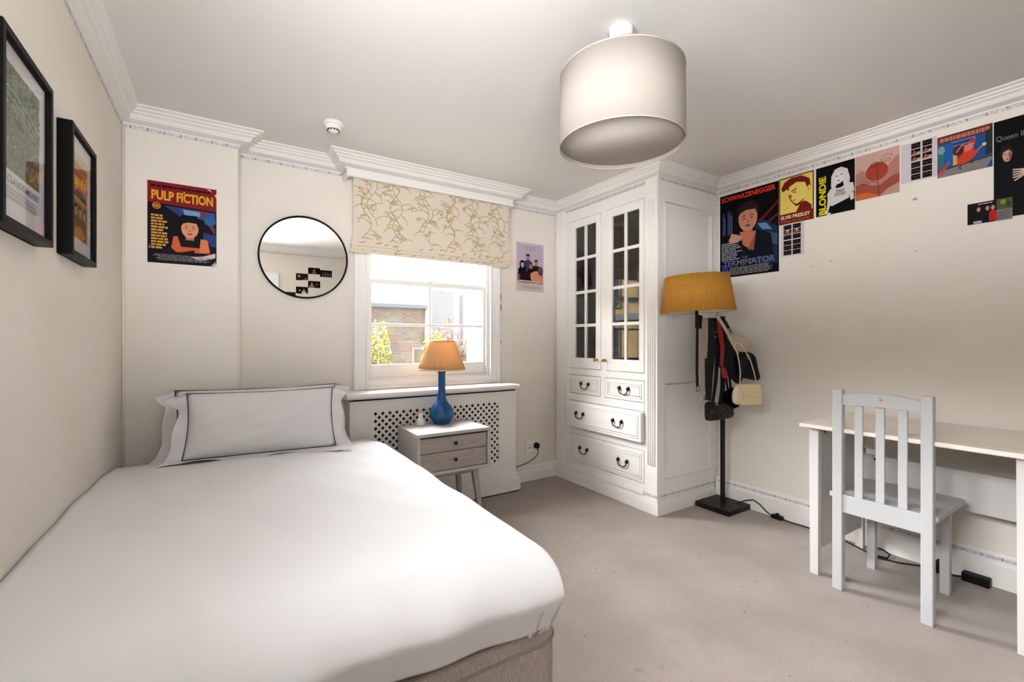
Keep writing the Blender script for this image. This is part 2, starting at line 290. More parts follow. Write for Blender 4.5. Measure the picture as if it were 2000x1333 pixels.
# corner trims on the left
mb = MB(); mb.tube([(XL + 0.006, YL - 0.006, 0.0), (XL + 0.006, YL - 0.006, 2.316)], 0.007, 8); struct(mb.build('trim_4', M_WALL), 'thin white bead up the left corner of the room', 'trim')
mb = MB(); mb.tube([(0.085, YL, 0.0), (0.085, YL, 2.316)], 0.005, 8); struct(mb.build('trim_5', M_WALL), 'thin white bead on the edge of the boxed-out wall', 'trim')
mb = MB(); mb.box(XR - 0.0025, XR - 0.0005, YS - 0.022, YS - 0.003, 0.165, 2.316); struct(mb.build('trim_6', M_BORDER), 'upright paper border in the corner beside the cupboard', 'border')

def skirting(name, pts, h, label):
    """pts: wall line points, interior on the right of travel"""
    prof = [(0.001, h), (0.008, h), (0.011, h - .012), (0.016, h - .016), (0.016, h - .035), (0.024, h - .045), (0.026, h - .055), (0.026, 0.0)]
    mb = MB(); vs = []; fs = []; n = len(pts)
    for o, z in prof:
        for i in range(n):
            p = Vector(pts[i]); off = Vector((0, 0))
            if i > 0: dd = (p - Vector(pts[i - 1])).normalized(); off += Vector((dd.y, -dd.x)) * o
            if i < n - 1: dd = (Vector(pts[i + 1]) - p).normalized(); off += Vector((dd.y, -dd.x)) * o
            vs.append((p.x + off.x, p.y + off.y, z))
    for j in range(len(prof) - 1):
        for i in range(n - 1): fs.append((j * n + i, j * n + i + 1, (j + 1) * n + i + 1, (j + 1) * n + i))
    mb.add(vs, fs); return struct(mb.build(name, M_TRIM), label, 'baseboard')
skirting('baseboard_right', [(XR, YS - 0.015), (XR, YF)], 0.165, 'white moulded skirting under the desk wall')
skirting('baseboard_back', [(2.005, YB), (XC - 0.001, YB)], 0.128, 'white skirting below the double socket')
skirting('baseboard_left', [(XL, YF), (XL, YL), (0.085, YL), (0.085, YB), (0.69, YB)], 0.15, 'white skirting behind the bed')
mb = MB(); mb.box(XR - 0.0178, XR - 0.016, YF, YS - 0.03, 0.131, 0.146); struct(mb.build('trim_7', M_BORDER), 'blue patterned paper strip along the right skirting', 'border')

# ------------------------------------------------------------------ window
w = thing('window_1', 'white sash window behind the floral blind', 'window', (1.35, YB, 0.9), None, 'structure')
mb = MB()
for x0, x1 in ((0.765, 0.86), (1.84, 1.93)):
    mb.box(x0, x1, YB - 0.018, YB, 0.86, 2.25)
    mb.box(x0 if x0 < 1 else x1 - 0.03, x0 + 0.03 if x0 < 1 else x1, YB - 0.03, YB - 0.018, 0.86, 2.25)
    xa = 0.845 if x0 < 1 else 1.84; mb.box(xa, xa + 0.015, YB - 0.026, YB - 0.018, 0.86, 2.25)
mb.box(0.86, 1.84, YB - 0.018, YB, 0.86, 0.925); mb.box(0.86, 1.84, YB - 0.028, YB - 0.018, 0.86, 0.885)
mb.build('casing', M_WIN, w, 0.003)
mb = MB(); mb.box(0.86, 0.876, YB, YB + 0.14, 0.90, 2.24); mb.box(1.812, 1.84, YB, YB + 0.14, 0.90, 2.24); mb.box(0.876, 1.812, YB, YB + 0.14, 2.20, 2.24); mb.box(0.876, 1.812, YB, YB + 0.28, 0.90, 0.938)
mb.box(0.876, 0.884, YB + 0.062, YB + 0.075, 0.938, 2.2); mb.box(1.795, 1.812, YB + 0.062, YB + 0.075, 0.938, 2.2)
mb.build('sash_box', M_WIN, w, 0.002)
def sash(y0, y1, x0, x1, z0, z1, st, rb, rt, mx, bars, mw):
    mb = MB(); mb.box(x0, x0 + st, y0, y1, z0, z1); mb.box(x1 - st, x1, y0, y1, z0, z1); mb.box(x0 + st, x1 - st, y0, y1, z0, z0 + rb); mb.box(x0 + st, x1 - st, y0, y1, z1 - rt, z1)
    mb.box(mx - mw / 2, mx + mw / 2, y0 + .006, y1 - .006, z0 + rb, z1 - rt)
    for z in bars: mb.box(x0 + st, mx - mw / 2, y0 + .007, y1 - .007, z - mw / 2, z + mw / 2); mb.box(mx + mw / 2, x1 - st, y0 + .007, y1 - .007, z - mw / 2, z + mw / 2)
    s_ = mb.build('sash', M_WIN, w, 0.002)
    zs = [z0 + rb] + bars + [z1 - rt]
    for k in range(len(zs) - 1):
        for a, b in ((x0 + st, mx), (mx, x1 - st)):
            g = MB(); g.box(a, b, (y0 + y1) / 2 - .002, (y0 + y1) / 2 + .002, zs[k], zs[k + 1]); g.build('pane', M_GLASS, s_)
    return s_
lo = sash(YB + 0.02, YB + 0.058, 0.878, 1.810, 0.939, 1.645, 0.016, 0.092, 0.034, 1.338, [1.318], 0.018)
up = sash(YB + 0.078, YB + 0.115, 0.878, 1.810, 1.60, 2.198, 0.03, 0.045, 0.05, 1.335, [1.96], 0.02)
mb = MB(); mb.box(1.322, 1.352, YB + 0.012, YB + 0.05, 1.645, 1.655); mb.tube([(1.337, YB + .03, 1.655), (1.337, YB + .025, 1.69)], 0.005, 8); mb.build('sash_catch', M_PLASTIC, w)
mb = MB(); mb.prism([(1.785, YB + .058, 1.66), (1.81, YB + .058, 1.66), (1.81, YB + .058, 1.74)], (0, .02, 0)); mb.build('sash_horn', M_WIN, w)
w3 = thing('added_window_3', 'small casement window added high in the left wall to let in fill light', 'window', (XL, .5, SZ0), None, 'structure')
mb = MB(); mb.box(XL - .12, XL + .012, SY0, SY0 + .03, SZ0, SZ1); mb.box(XL - .12, XL + .012, SY1 - .03, SY1, SZ0, SZ1); mb.box(XL - .12, XL + .012, SY0 + .03, SY1 - .03, SZ1 - .03, SZ1); mb.box(XL - .28, XL + .02, SY0 + .03, SY1 - .03, SZ0, SZ0 + .03); mb.build('window_frame', M_WIN, w3, .002)
mb = MB(); xa = XL - .08; mb.box(xa, xa + .035, SY0 + .03, SY0 + .065, SZ0 + .03, SZ1 - .03); mb.box(xa, xa + .035, SY1 - .065, SY1 - .03, SZ0 + .03, SZ1 - .03); mb.box(xa, xa + .035, .485, .535, SZ0 + .03, SZ1 - .03)
for a_, b_ in ((SY0 + .065, .485), (.535, SY1 - .065)): mb.box(xa, xa + .035, a_, b_, SZ0 + .03, SZ0 + .07); mb.box(xa, xa + .035, a_, b_, SZ1 - .07, SZ1 - .03)
s3 = mb.build('casement', M_WIN, w3, .002)
for a_, b_ in ((SY0 + .065, .485), (.535, SY1 - .065)): g = MB(); g.box(xa + .015, xa + .019, a_, b_, SZ0 + .07, SZ1 - .07); g.build('pane', M_GLASS, s3)
c = thing('cord_cleat', 'brass cord cleat screwed to the right window casing', 'cleat', (1.935, YB - 0.02, 1.51))
mb = MB(); mb.tube([(1.932, YB - .022, 1.59), (1.936, YB - .030, 1.56), (1.932, YB - .022, 1.53)], [.002, .005, .002], 8); mb.box(1.930, 1.936, YB - .028, YB - .012, 1.53, 1.59); mb.build('upper_hook', M_BRASS, c)
mb = MB(); mb.tube([(1.932, YB - .022, 1.51), (1.937, YB - .032, 1.475), (1.932, YB - .022, 1.44)], [.002, .006, .002], 8); mb.box(1.930, 1.936, YB - .028, YB - .012, 1.45, 1.50); mb.build('lower_hook', M_BRASS, c)
mb = MB(); mb.tube([(1.930, YB - .022, 1.20), (1.936, YB - .028, 1.195), (1.935, YB - .028, 1.183)], 0.004, 8); tag(mb.build('brass_hook', M_BRASS), 'tiny brass hook low on the right window casing', 'hook')

# ------------------------------------------------------------------ flat artwork helper (posters, prints, blind pattern)
_txt = {}
def text_mesh(s, bold=0.0):
    k = (s, bold)
    if k in _txt: return _txt[k]
    cu = bpy.data.curves.new('t', 'FONT'); cu.body = s; cu.dimensions = '2D'; cu.fill_mode = 'FRONT'; cu.offset = bold; cu.resolution_u = 3
    ob = bpy.data.objects.new('t', cu); COL.objects.link(ob); dg = bpy.context.evaluated_depsgraph_get(); dg.update()
    me = bpy.data.meshes.new_from_object(ob.evaluated_get(dg)); vs = [v.co.copy() for v in me.vertices]; fs = [tuple(p.vertices) for p in me.polygons]
    bpy.data.objects.remove(ob); bpy.data.curves.remove(cu); bpy.data.meshes.remove(me)
    x0 = min(v.x for v in vs); x1 = max(v.x for v in vs); y0 = min(v.y for v in vs); y1 = max(v.y for v in vs)
    r = ([((v.x - x0) / (x1 - x0), (v.y - y0) / (y1 - y0)) for v in vs], fs); _txt[k] = r
    return r
class Art:
    """flat printed sheet: coordinates 0..1 right, 0..1 up; layers lie a hair over one another"""
    def __init__(s, origin, U, V, N, bg, thick=0.0008):
        s.o = Vector(origin); s.U = Vector(U); s.V = Vector(V); s.N = Vector(N).normalized(); s.mb = MB(); s.mats = []; s.h = thick; s.lay = 0; s.fix = None
        p = [s.o, s.o + s.U, s.o + s.U + s.V, s.o + s.V]; s.mb.prism(p, s.N * thick, s.mi(bg))
    def mi(s, c):
        m = paper(*c) if isinstance(c, tuple) else c
        if m not in s.mats: s.mats.append(m)
        return s.mats.index(m)
    def P(s, x, y): return s.o + s.U * x + s.V * y + s.N * (s.h + 0.00004 * (s.lay if s.fix is None else s.fix))
    def poly(s, pts, c): s.lay += 1; s.mb.add([s.P(*p) for p in pts], [tuple(range(len(pts)))], s.mi(c)); return s
    def rect(s, x0, y0, x1, y1, c): return s.poly([(x0, y0), (x1, y0), (x1, y1), (x0, y1)], c)
    def ell(s, cx, cy, rx, ry, c, rot=0, n=20):
        a = s.U.length / s.V.length; pts = []
        for k in range(n):
            g = 2 * PI * k / n; x = rx * a * math.cos(g); y = ry * math.sin(g)
            pts.append((cx + (x * math.cos(rot) - y * math.sin(rot)) / a, cy + x * math.sin(rot) + y * math.cos(rot)))
        return s.poly(pts, c)
    def line(s, pts, wd, c):
        s.lay += 1; a = s.U.length / s.V.length
        for (x0, y0), (x1, y1) in zip(pts, pts[1:]):
            dx = (x1 - x0) * a; dy = y1 - y0; L = math.hypot(dx, dy) or 1; nx = -dy / L * wd / a; ny = dx / L * wd
            s.mb.add([s.P(x0 - nx, y0 - ny), s.P(x1 - nx, y1 - ny), s.P(x1 + nx, y1 + ny), s.P(x0 + nx, y0 + ny)], [(0, 1, 2, 3)], s.mi(c))
        return s
    def text(s, t, x0, y0, x1, y1, c, bold=0.02, rot=False, slope=0.0):
        s.lay += 1; vs, fs = text_mesh(t, bold); out = []
        for a, b in vs:
            if rot: a, b = 1 - b, a
            out.append(s.P(x0 + (x1 - x0) * a, y0 + (y1 - y0) * b + slope * a))
        s.mb.add(out, fs, s.mi(c)); return s
    def rows(s, x0, x1, y0, y1, n, c, fill=0.5, seed=1, center=False, lo=0.65):
        """illegible small print as broken bars"""
        s.lay += 1; rg = random.Random(seed); hh = (y1 - y0) / n
        for i in range(n):
            yb = y1 - (i + 1) * hh + hh * (1 - fill) / 2; ln = (x1 - x0) * rg.uniform(lo, 1.0); x = x0 + ((x1 - x0 - ln) / 2 if center else 0); e = x + ln
            while x < e - 0.01:
                wd = min(rg.uniform(0.03, 0.10), e - x); s.mb.add([s.P(x, yb), s.P(x + wd, yb), s.P(x + wd, yb + hh * fill), s.P(x, yb + hh * fill)], [(0, 1, 2, 3)], s.mi(c)); x += wd + 0.012
        return s
    def build(s, name, parent=None): return s.mb.build(name, s.mats, parent, recalc=False)
def right_wall(y_left, y_right, z0, z1, bg, lift=0.0008):   # seen from the room: left = far (large y)
    return Art((XR - lift, y_left, z0), (0, y_right - y_left, 0), (0, 0, z1 - z0), (-1, 0, 0), bg)
def back_wall(x0, x1, z0, z1, bg, y, lift=0.0008):
    return Art((x0, y - lift, z0), (x1 - x0, 0, 0), (0, 0, z1 - z0), (0, -1, 0), bg)
def left_wall(y0, y1, z0, z1, bg, x):
    return Art((x, y0, z0), (0, y1 - y0, 0), (0, 0, z1 - z0), (1, 0, 0), bg)

# ------------------------------------------------------------------ bed
M_DIVAN = stripe_mat('divan_linen', (0.30, 0.255, 0.22), (0.45, 0.39, 0.345), 30, (12, 12, 1.2))
M_COTTON = mat('white_cotton', (0.76, 0.755, 0.77), 0.85, 0.1, sheen=0.15, bump=(14, 0.05, 4))
M_STITCH = mat('navy_stitching', (0.035, 0.037, 0.075), 0.8, 0.1)
BX0, BX1, BY0, BY1 = XL + 0.012, 0.868, 1.075, 3.028
bed = thing('divan_bed', 'double divan bed base in greige striped linen, under the white duvet', 'bed', (0.2, 2.05, 0))
def rrect(x0, x1, y0, y1, r, n=8):
    out = []
    for cx_, cy_, a0 in ((x1 - r, y0 + r, -PI / 2), (x1 - r, y1 - r, 0), (x0 + r, y1 - r, PI / 2), (x0 + r, y0 + r, PI)):
        for k in range(n + 1): out.append((cx_ + r * math.cos(a0 + PI / 2 * k / n), cy_ + r * math.sin(a0 + PI / 2 * k / n)))
    return out
mb = MB(); mb.prism([(x, y, 0.03) for x, y in rrect(BX0, BX1, BY0, BY1, 0.07)], (0, 0, 0.325)); mb.build('divan_base', M_DIVAN, bed, 0.012, 3)
mb = MB(); mb.tube([(x, y, 0.308) for x, y in rrect(BX0 - .001, BX1 + .001, BY0 - .001, BY1 + .001, 0.07)], 0.004, 6, closed=True); mb.build('piping', mat('piping_cord', (0.27, 0.225, 0.195), 0.8, 0.1), bed)
for x in (BX0 + .12, BX1 - .12):
    for y in (BY0 + .2, BY1 - .2):
        mb = MB(); mb.lathe([(0.026, 0.0), (0.03, 0.012), (0.03, 0.02), (0.024, 0.031)], (x, y, 0), 16); mb.build('foot', M_RUBBER, bed)
mb = MB(); mb.prism([(x, y, 0.356) for x, y in rrect(BX0, BX1 - .03, BY0 + .03, BY1, 0.08)], (0, 0, 0.185)); tag(mb.build('mattress', M_COTTON, None, 0.03, 3), 'white mattress on the divan, hidden beneath the duvet', 'mattress')
def duvet():
    mb = MB(); nx, ny = 110, 150
    x_in, y_in, rx, ry = 0.772, 1.165, 0.062, 0.15
    sx0, sx1 = XL + 0.006, x_in + 0.27; ty0, ty1 = y_in - 0.318, 3.034
    vs = []; fs = []
    def crown(x, y):
        a = (x - XL) / 1.3; b = min(max((y - 1.05) / 2.0, 0), 1)
        side = max(0.0, 1 - max(0, x - 0.30) / 0.62) if x > 0.30 else 1
        z = 0.588 + 0.050 * (side ** 1.2) * math.sin(PI * min(1, 0.12 + 0.9 * b)) ** 0.6
        if y > 2.5: z -= 0.035 * ((y - 2.45) / 0.6) ** 1.5
        z += 0.004 * math.sin(7 * x + 3 * y) + 0.003 * math.sin(11 * y - 5 * x + 1) + 0.002 * math.sin(23 * x + 17 * y)
        return z
    for j in range(ny + 1):
        t = ty0 + (ty1 - ty0) * (j / ny) ** 1.15
        for i in range(nx + 1):
            s = sx0 + (sx1 - sx0) * (1 - (1 - i / nx) ** 1.25)
            dx = max(0.0, s - x_in); dy = max(0.0, y_in - t)
            def roll(q, r):          # over the mattress edge and down: (outward, drop)
                arc = r * PI / 2
                return (r * math.sin(q / r), r * (1 - math.cos(q / r))) if q < arc else (r + 0.02 * (q - arc), r + q - arc)
            hx, gx = roll(dx, rx); hy, gy = roll(dy, ry); drop = (gx ** 5 + gy ** 5) ** 0.2; dm = max(dx, dy)
            ux = 1.0 if dx > 0 else 0.0; uy = 1.0 if dy > 0 else 0.0
            x = min(s, x_in) + hx; y = max(t, y_in) - hy
            z = crown(min(s, x_in), max(t, y_in)) - drop
            k = min(1, dm / 0.12)
            x += 0.026 * max(0, (y - 1.1) / 1.9) * max(0, (x + .43) / 1.3)
            # soft hanging folds
            q = (min(s, x_in) * 13 + 2.2 * math.sin(3 * s)) if dy > dx else (t * 10 + 1.7 * math.sin(4 * t))
            am = 0.0040 * k * min(1, drop / .1) * (math.sin(q) + 0.6 * math.sin(2.3 * q + 1))
            x += ux * am; y -= uy * am
            if dy > 0 and dx == 0: z += 0.004 * math.sin(5 * s) * min(1, drop / .2)
            # hem tucks in over the mattress edge at the foot
            tuck = max(0, drop - 0.13)
            y += uy * tuck * 0.45; x -= ux * tuck * (0.05 + 0.3 * uy)
            vs.append((x, y, z))
    for j in range(ny):
        for i in range(nx): fs.append((j * (nx + 1) + i, j * (nx + 1) + i + 1, (j + 1) * (nx + 1) + i + 1, (j + 1) * (nx + 1) + i))
    mb.add(vs, fs, 0, True); o = mb.build('duvet', M_COTTON, recalc=False)
    md = o.modifiers.new('thick', 'SOLIDIFY'); md.thickness = 0.012; md.offset = -1
    return o
tag(duvet(), 'plain white duvet spread over the double bed', 'duvet')

def pillow(name, label, base, yaw, lean, w, h, t, fl, seed):
    """base: middle of the lower edge of the body; stands leaning back"""
    Mx = Matrix.Translation(base) @ Matrix.Rotation(yaw, 4, 'Z') @ Matrix.Rotation(-lean, 4, 'X')
    th = thing(name, label, 'pillow', base, 'pillows at the head of the bed')
    rg = random.Random(seed); ph = [rg.uniform(0, 6) for _ in range(6)]
    def pt(u, v, side):      # u,v -1..1 on the body
        e = max(0, 1 - abs(u) ** 3.2) ** 0.55 * max(0, 1 - abs(v) ** 3.2) ** 0.55
        pin = 1 - 0.045 * (1 - v * v) * 1.0; pv = 1 - 0.06 * (1 - u * u) * (1 if v > 0 else .2)
        x = u * w / 2 * pin; z = h / 2 + v * h / 2 * pv
        y = side * (t / 2 * e + 0.004 * e * math.sin(9 * u + ph[0] + 4 * v) + 0.003 * e * math.sin(15 * v + ph[1] - 7 * u))
        return (x, y, z)
    mb = MB(); n = 28; m = 18
    for side in (-1, 1):
        vs = [pt(-1 + 2 * i / n, -1 + 2 * j / m, side) for j in range(m + 1) for i in range(n + 1)]
        fs = [(j * (n + 1) + i, j * (n + 1) + i + 1, (j + 1) * (n + 1) + i + 1, (j + 1) * (n + 1) + i) for j in range(m) for i in range(n)]
        mb.add(vs, fs, 0, True, Mx)
    mb.build('pillow_body', M_COTTON, th)
    # flange: flat wavy border outside the body
    mb = MB(); per = []
    for i in range(n): per.append((-1 + 2 * i / n, -1))
    for j in range(m): per.append((1, -1 + 2 * j / m))
    for i in range(n): per.append((1 - 2 * i / n, 1))
    for j in range(m): per.append((-1, 1 - 2 * j / m))
    inn = [pt(u, v, 0) for u, v in per]; out = []; N = len(per)
    for k, (u, v) in enumerate(per):
        p = inn[k]; ox = (fl if u >= .999 else -fl if u <= -.999 else 0); oz = (fl * .25 if v >= .999 else -fl * .45 if v <= -.999 else 0)
        cr = max(0, abs(u) + abs(v) - 1.55) / .45; sag = 0.012 * math.sin(k * 0.55 + ph[2]) + 0.010 * math.sin(k * .23 + ph[3]) - .03 * cr; ox += .010 * math.sin(k * .45 + ph[4]) * (1 if ox else .3) + (.03 * cr * (1 if u > 0 else -1)); oz += (.003 if v >= .999 else .010) * math.sin(k * .4 + ph[5]) - .035 * cr * (1 if v > 0 else .2)
        out.append((p[0] + ox, p[1] + (0.05 if v >= .999 else -0.02 if v <= -.999 else 0.02) + sag, p[2] + oz))
    for dy_ in (-.002, .002):
        vs = [(p[0], p[1] + dy_, p[2]) for p in inn] + [(p[0], p[1] + dy_, p[2]) for p in out]
        mb.add(vs, [(k, (k + 1) % N, (k + 1) % N + N, k + N) for k in range(N)], 0, True, Mx)
    mb.build('flange', M_COTTON, th)
    mb = MB(); mb.tube([Mx @ Vector((p[0] * .992, p[1] - 0.005, h / 2 + (p[2] - h / 2) * .992)) for p in inn], 0.0016, 6, closed=True)
    mid = [Vector(a).lerp(Vector(b), .52) for a, b in zip(inn, out)]
    o = mb.build('stitched_line', M_STITCH, th); o['label'] = 'thin navy stitched line'
    return th
pillow('pillow', 'white pillow standing in front, its whole navy-stitched face in view', (0.185, 2.655, 0.622), -0.08, 0.44, 0.70, 0.345, 0.15, 0.05, 3)
pillow('pillow', 'white pillow tucked behind the other, only its flanged ends showing', (0.185, 2.845, 0.605), -0.04, 0.30, 0.80, 0.35, 0.14, 0.055, 5)

# ------------------------------------------------------------------ radiator cover
rc = thing('radiator_cover', 'white radiator cover with pierced cross grille under the window', 'radiator cover', (1.35, 3.15, 0))
RX0, RX1, RY = 0.705, 2.0, 3.065
GX0, GX1, GZ0, GZ1 = 0.862, 1.842, 0.245, 0.72
mb = MB()
mb.box(RX0, GX0, RY, RY + .02, 0.0, 0.80); mb.box(GX1, RX1, RY, RY + .02, 0.0, 0.80); mb.box(GX0, GX1, RY, RY + .02, 0.0, GZ0); mb.box(GX0, GX1, RY, RY + .02, GZ1, 0.80)
mb.box(RX1 - .02, RX1, RY + .02, YB - .002, 0.0, 0.80); mb.box(RX0, RX0 + .02, RY + .02, YB - .002, 0.0, 0.80)
mb.build('casing', M_TRIM, rc)
mb = MB(); mb.box(GX0 - .08, GX1 + .10, RY + .035, YB - .02, 0.1, 0.77); mb.build('radiator', M_DARKGAP, rc)['label'] = 'radiator block coloured dark as the shade behind the grille'  # near-black block stands in for the shade behind the grille
def grille():
    mb = MB(); nx, nz = 40, 19; cw = (GX1 - GX0) / nx; ch = (GZ1 - GZ0) / nz
    g = [0, .015, .30, .70, .985, 1]; y = RY + .006
    for j in range(nz):
        for i in range(nx):
            x0 = GX0 + i * cw; z0 = GZ0 + j * ch
            if (i + j) % 2:
                mb.add([(x0, y, z0), (x0 + cw, y, z0), (x0 + cw, y, z0 + ch), (x0, y, z0 + ch)], [(0, 1, 2, 3)]); continue
            for a in range(5):
                for b in range(5):
                    if (a == 2 and 1 <= b <= 3) or (b == 2 and 1 <= a <= 3): continue
                    mb.add([(x0 + cw * g[a], y, z0 + ch * g[b]), (x0 + cw * g[a + 1], y, z0 + ch * g[b]), (x0 + cw * g[a + 1], y, z0 + ch * g[b + 1]), (x0 + cw * g[a], y, z0 + ch * g[b + 1])], [(0, 1, 2, 3)])
    o = mb.build('grille', M_TRIM, rc, recalc=False)
    md = o.modifiers.new('thick', 'SOLIDIFY'); md.thickness = 0.004; md.offset = 0
grille()
mb = MB(); pr = [(3.015, 0.822), (3.010, 0.832), (3.010, 0.845), (3.016, 0.855), (YB - .001, 0.858), (YB - .001, 0.815), (3.03, 0.815)]
mb.prism([(0.675, y, z) for y, z in pr], (2.008 - 0.675, 0, 0)); mb.build('top_shelf', M_TRIM, rc, 0.006, 3)
mb = MB(); mb.box(RX0 + .03, RX1 - .005, RY + .004, RY + .03, 0.798, 0.816); mb.build('shadow_gap', M_DARKGAP, rc)['label'] = 'dark strip coloured as the shade under the shelf'  # strip's dark colour stands in for shade below the shelf
mb = MB()
for o_, z0, z1 in ((.028, 0.0, .100), (.020, .100, .112), (.014, .112, .125), (.007, .125, .143)): mb.box(RX0 - .0, RX1 + o_, RY - o_, RY, z0, z1); mb.box(RX1, RX1 + o_, RY, YB - .002, z0, z1)
mb.build('plinth', M_TRIM, rc, 0.004)

# ------------------------------------------------------------------ roman blind
M_BLIND = mat('blind_cotton', (0.68, 0.60, 0.49), 0.85, 0.1, bump=(160, 0.15), sheen=0.1)
G1, G2, PK1, PK2, STEM = [mat('blind_print_' + n, c, 0.85, 0.1) for n, c in (('olive', (0.36, 0.35, 0.11)), ('sage', (0.46, 0.43, 0.19)), ('rose', (0.48, 0.20, 0.22)), ('blush', (0.58, 0.30, 0.30)), ('stem', (0.26, 0.18, 0.15)))]
bl = thing('roman_blind', 'half-raised roman blind printed with pink blossom and green fronds', 'blind', (1.35, 3.12, 2.29))
PBX0, PBX1, PBZ0, PBZ1, PBY = 0.738, 1.958, 1.858, 2.298, 3.112
def motifs(a, seed, n_b):
    """climbing stems with fronds and blossom clusters on a unit sheet"""
    rg = random.Random(seed); asp = a.U.length / a.V.length; cnt = [0, 0]
    def cl(v): return min(max(v, 0.004), 0.996)
    def leaf_frond(x, y, ang, ln):
        pts = []
        for k in range(9):
            f = k / 8; aa = ang + 0.7 * f * (1 if math.cos(ang) > 0 else -1) * -1
            pts.append((x + math.cos(aa) * ln * f / asp, y + math.sin(aa) * ln * f))
        cnt[0] += 1; a.fix = 3 + (cnt[0] % 13) * .3; a.line([(cl(p), cl(q)) for p, q in pts], 0.004, G1); a.fix += .12
        for k in range(1, 9):
            px, py = pts[k]
            for sgn in (-1, 1):
                la = math.atan2(pts[k][1] - pts[k - 1][1], (pts[k][0] - pts[k - 1][0]) * asp) + sgn * 0.9; ll = 0.030 * (1.15 - k / 10)
                ex, ey = px + math.cos(la) * ll / asp, py + math.sin(la) * ll; mx_, my_ = (px + ex) / 2, (py + ey) / 2; nx_, ny_ = -math.sin(la) * ll * .20 / asp, math.cos(la) * ll * .20
                if not (0.005 < ex < 0.995 and 0.005 < ey < 0.995 and 0.005 < px < 0.995 and 0.005 < py < .995): continue
                a.poly([(px, py), (mx_ + nx_, my_ + ny_), (ex, ey), (mx_ - nx_, my_ - ny_)], G1 if rg.random() < .6 else G2)
    def bloom(x, y):
        cnt[1] += 1; a.fix = 8 + (cnt[1] % 5) * .09
        for k in range(9):
            q, r = rg.uniform(0, 2 * PI), 0.044 * math.sqrt(rg.random()); bx, by = x + math.cos(q) * r / asp, y + math.sin(q) * r
            if 0.01 < bx < 0.99 and 0.02 < by < 0.98: a.ell(bx, by, 0.0105 / asp, 0.0105, PK1 if rg.random() < .5 else PK2, n=7); a.fix += .5
        a.fix = 2
    for i in range(n_b):
        x = (i + 0.5) / n_b + rg.uniform(-.015, .015); dirn = 1 if i % 2 else -1; y = 0.004 if i % 3 != 1 else 0.30; pts = [(x, y)]
        for k in range(14):
            ang = PI / 2 + dirn * 0.75 * math.sin(k * .75 + .4); x += math.cos(ang) * 0.085 / asp; y += math.sin(ang) * 0.085
            if y > .985: break
            pts.append((cl(x), cl(y)))
            if 0.015 < x < .985:
                s_ = 1 if k % 2 else -1
                if k % 3 != 1: leaf_frond(x, y, ang + s_ * rg.uniform(.8, 1.2), rg.uniform(.17, .25))
                if k % 3 == 1:
                    ba = ang - s_ * rg.uniform(.6, 1.1); ln = rg.uniform(.12, .20); bx, by = x + math.cos(ba) * ln / asp, y + math.sin(ba) * ln
                    if 0.02 < bx < 0.98 and 0.03 < by < 0.97: a.line([(x, y), ((x + bx) / 2 + .003, (y + by) / 2 + .015), (bx, by)], 0.003, STEM); bloom(bx, by); (leaf_frond((x + bx) / 2, (y + by) / 2, ba + s_ * .9, .13) if k % 2 else None)
        a.fix = 1 + i * .13; a.line(pts, 0.0042, STEM)
a = Art((PBX0, PBY, PBZ0), (PBX1 - PBX0, 0, 0), (0, 0, PBZ1 - PBZ0), (0, -1, 0), M_BLIND, 0.003)
motifs(a, 11, 12); a.build('fabric_panel', bl)
def fold(name, x0, x1, z0, z1, y, seed, n, dep=0.035):
    a = Art((x0, y, z0), (x1 - x0, 0, 0), (0, 0, z1 - z0), (0, -1, 0), M_BLIND, 0.002)
    # rolled lower edge and returns that give the fold its depth
    pr = [(y + .004, z1), (y + .001, z1), (y + .001, z0 + .001), (y + .006, z0 - .002), (y + dep, z0 + .006), (y + dep, z0 + .012), (y + .010, z0 + .006), (y + .004, z0 + .010)]
    a.mb.prism([(x0, p, q) for p, q in pr], (x1 - x0, 0, 0), a.mi(M_BLIND))
    rg = random.Random(seed)
    for i in range(n):
        x = rg.uniform(.02, .98); y_ = rg.uniform(.2, .7); c = rg.choice([G1, G2, PK1, PK2]); a.fix = 3 + i * .5; a.ell(x, y_, .008, .14, c, n=8); a.fix += .25
        a.ell(min(x + .012, .985), min(y_ + .15, .85), .006, .10, rg.choice([G1, G2, PK2]), n=8)
    return a.build(name, bl)
fold('fold', PBX0 - .018, PBX1 + .004, 1.836, 1.878, PBY - .030, 1, 26, .05)
fold('fold', PBX0 - .012, PBX1 - .004, 1.815, 1.850, PBY - .020, 2, 24, .05)
fold('fold', PBX0 - .016, PBX1 - .022, 1.794, 1.830, PBY - .012, 3, 24, .05)

# ------------------------------------------------------------------ mirror
mi_ = thing('round_mirror', 'round wall mirror with thin black rim left of the window', 'mirror', (0.453, YB, 1.741))
MC = Vector((0.453, YB - 0.024, 1.741)); MT = Matrix.Translation(MC) @ Matrix.Rotation(-0.024, 4, 'Z') @ Matrix.Rotation(PI / 2 + 0.004, 4, 'X')
mb = MB(); mb.lathe([(0.256, -0.015), (0.266, -0.015), (0.266, 0.012), (0.263, 0.014), (0.258, 0.014), (0.256, 0.012)], n=72, M=MT, closed=True); mb.build('rim', M_BLACK, mi_)
mb = MB(); mb.lathe([(0.258, -0.014), (0.258, -0.004), (0.0, -0.004)], n=72, M=MT); 
o = mb.build('back', M_BLACK, mi_)
mm = bpy.data.materials.new('mirror_silver'); mm.use_nodes = True; bb = mm.node_tree.nodes['Principled BSDF']; bb.inputs['Metallic'].default_value = 1; bb.inputs['Roughness'].default_value = 0.0; bb.inputs['Base Color'].default_value = (0.93, 0.94, 0.93, 1)
mb = MB(); vs = [(0, 0, 0.004)] + [(0.257 * math.cos(2 * PI * k / 72), 0.257 * math.sin(2 * PI * k / 72), 0.004) for k in range(72)] ; vs += [(x, y, -0.003) for x, y, z in vs]
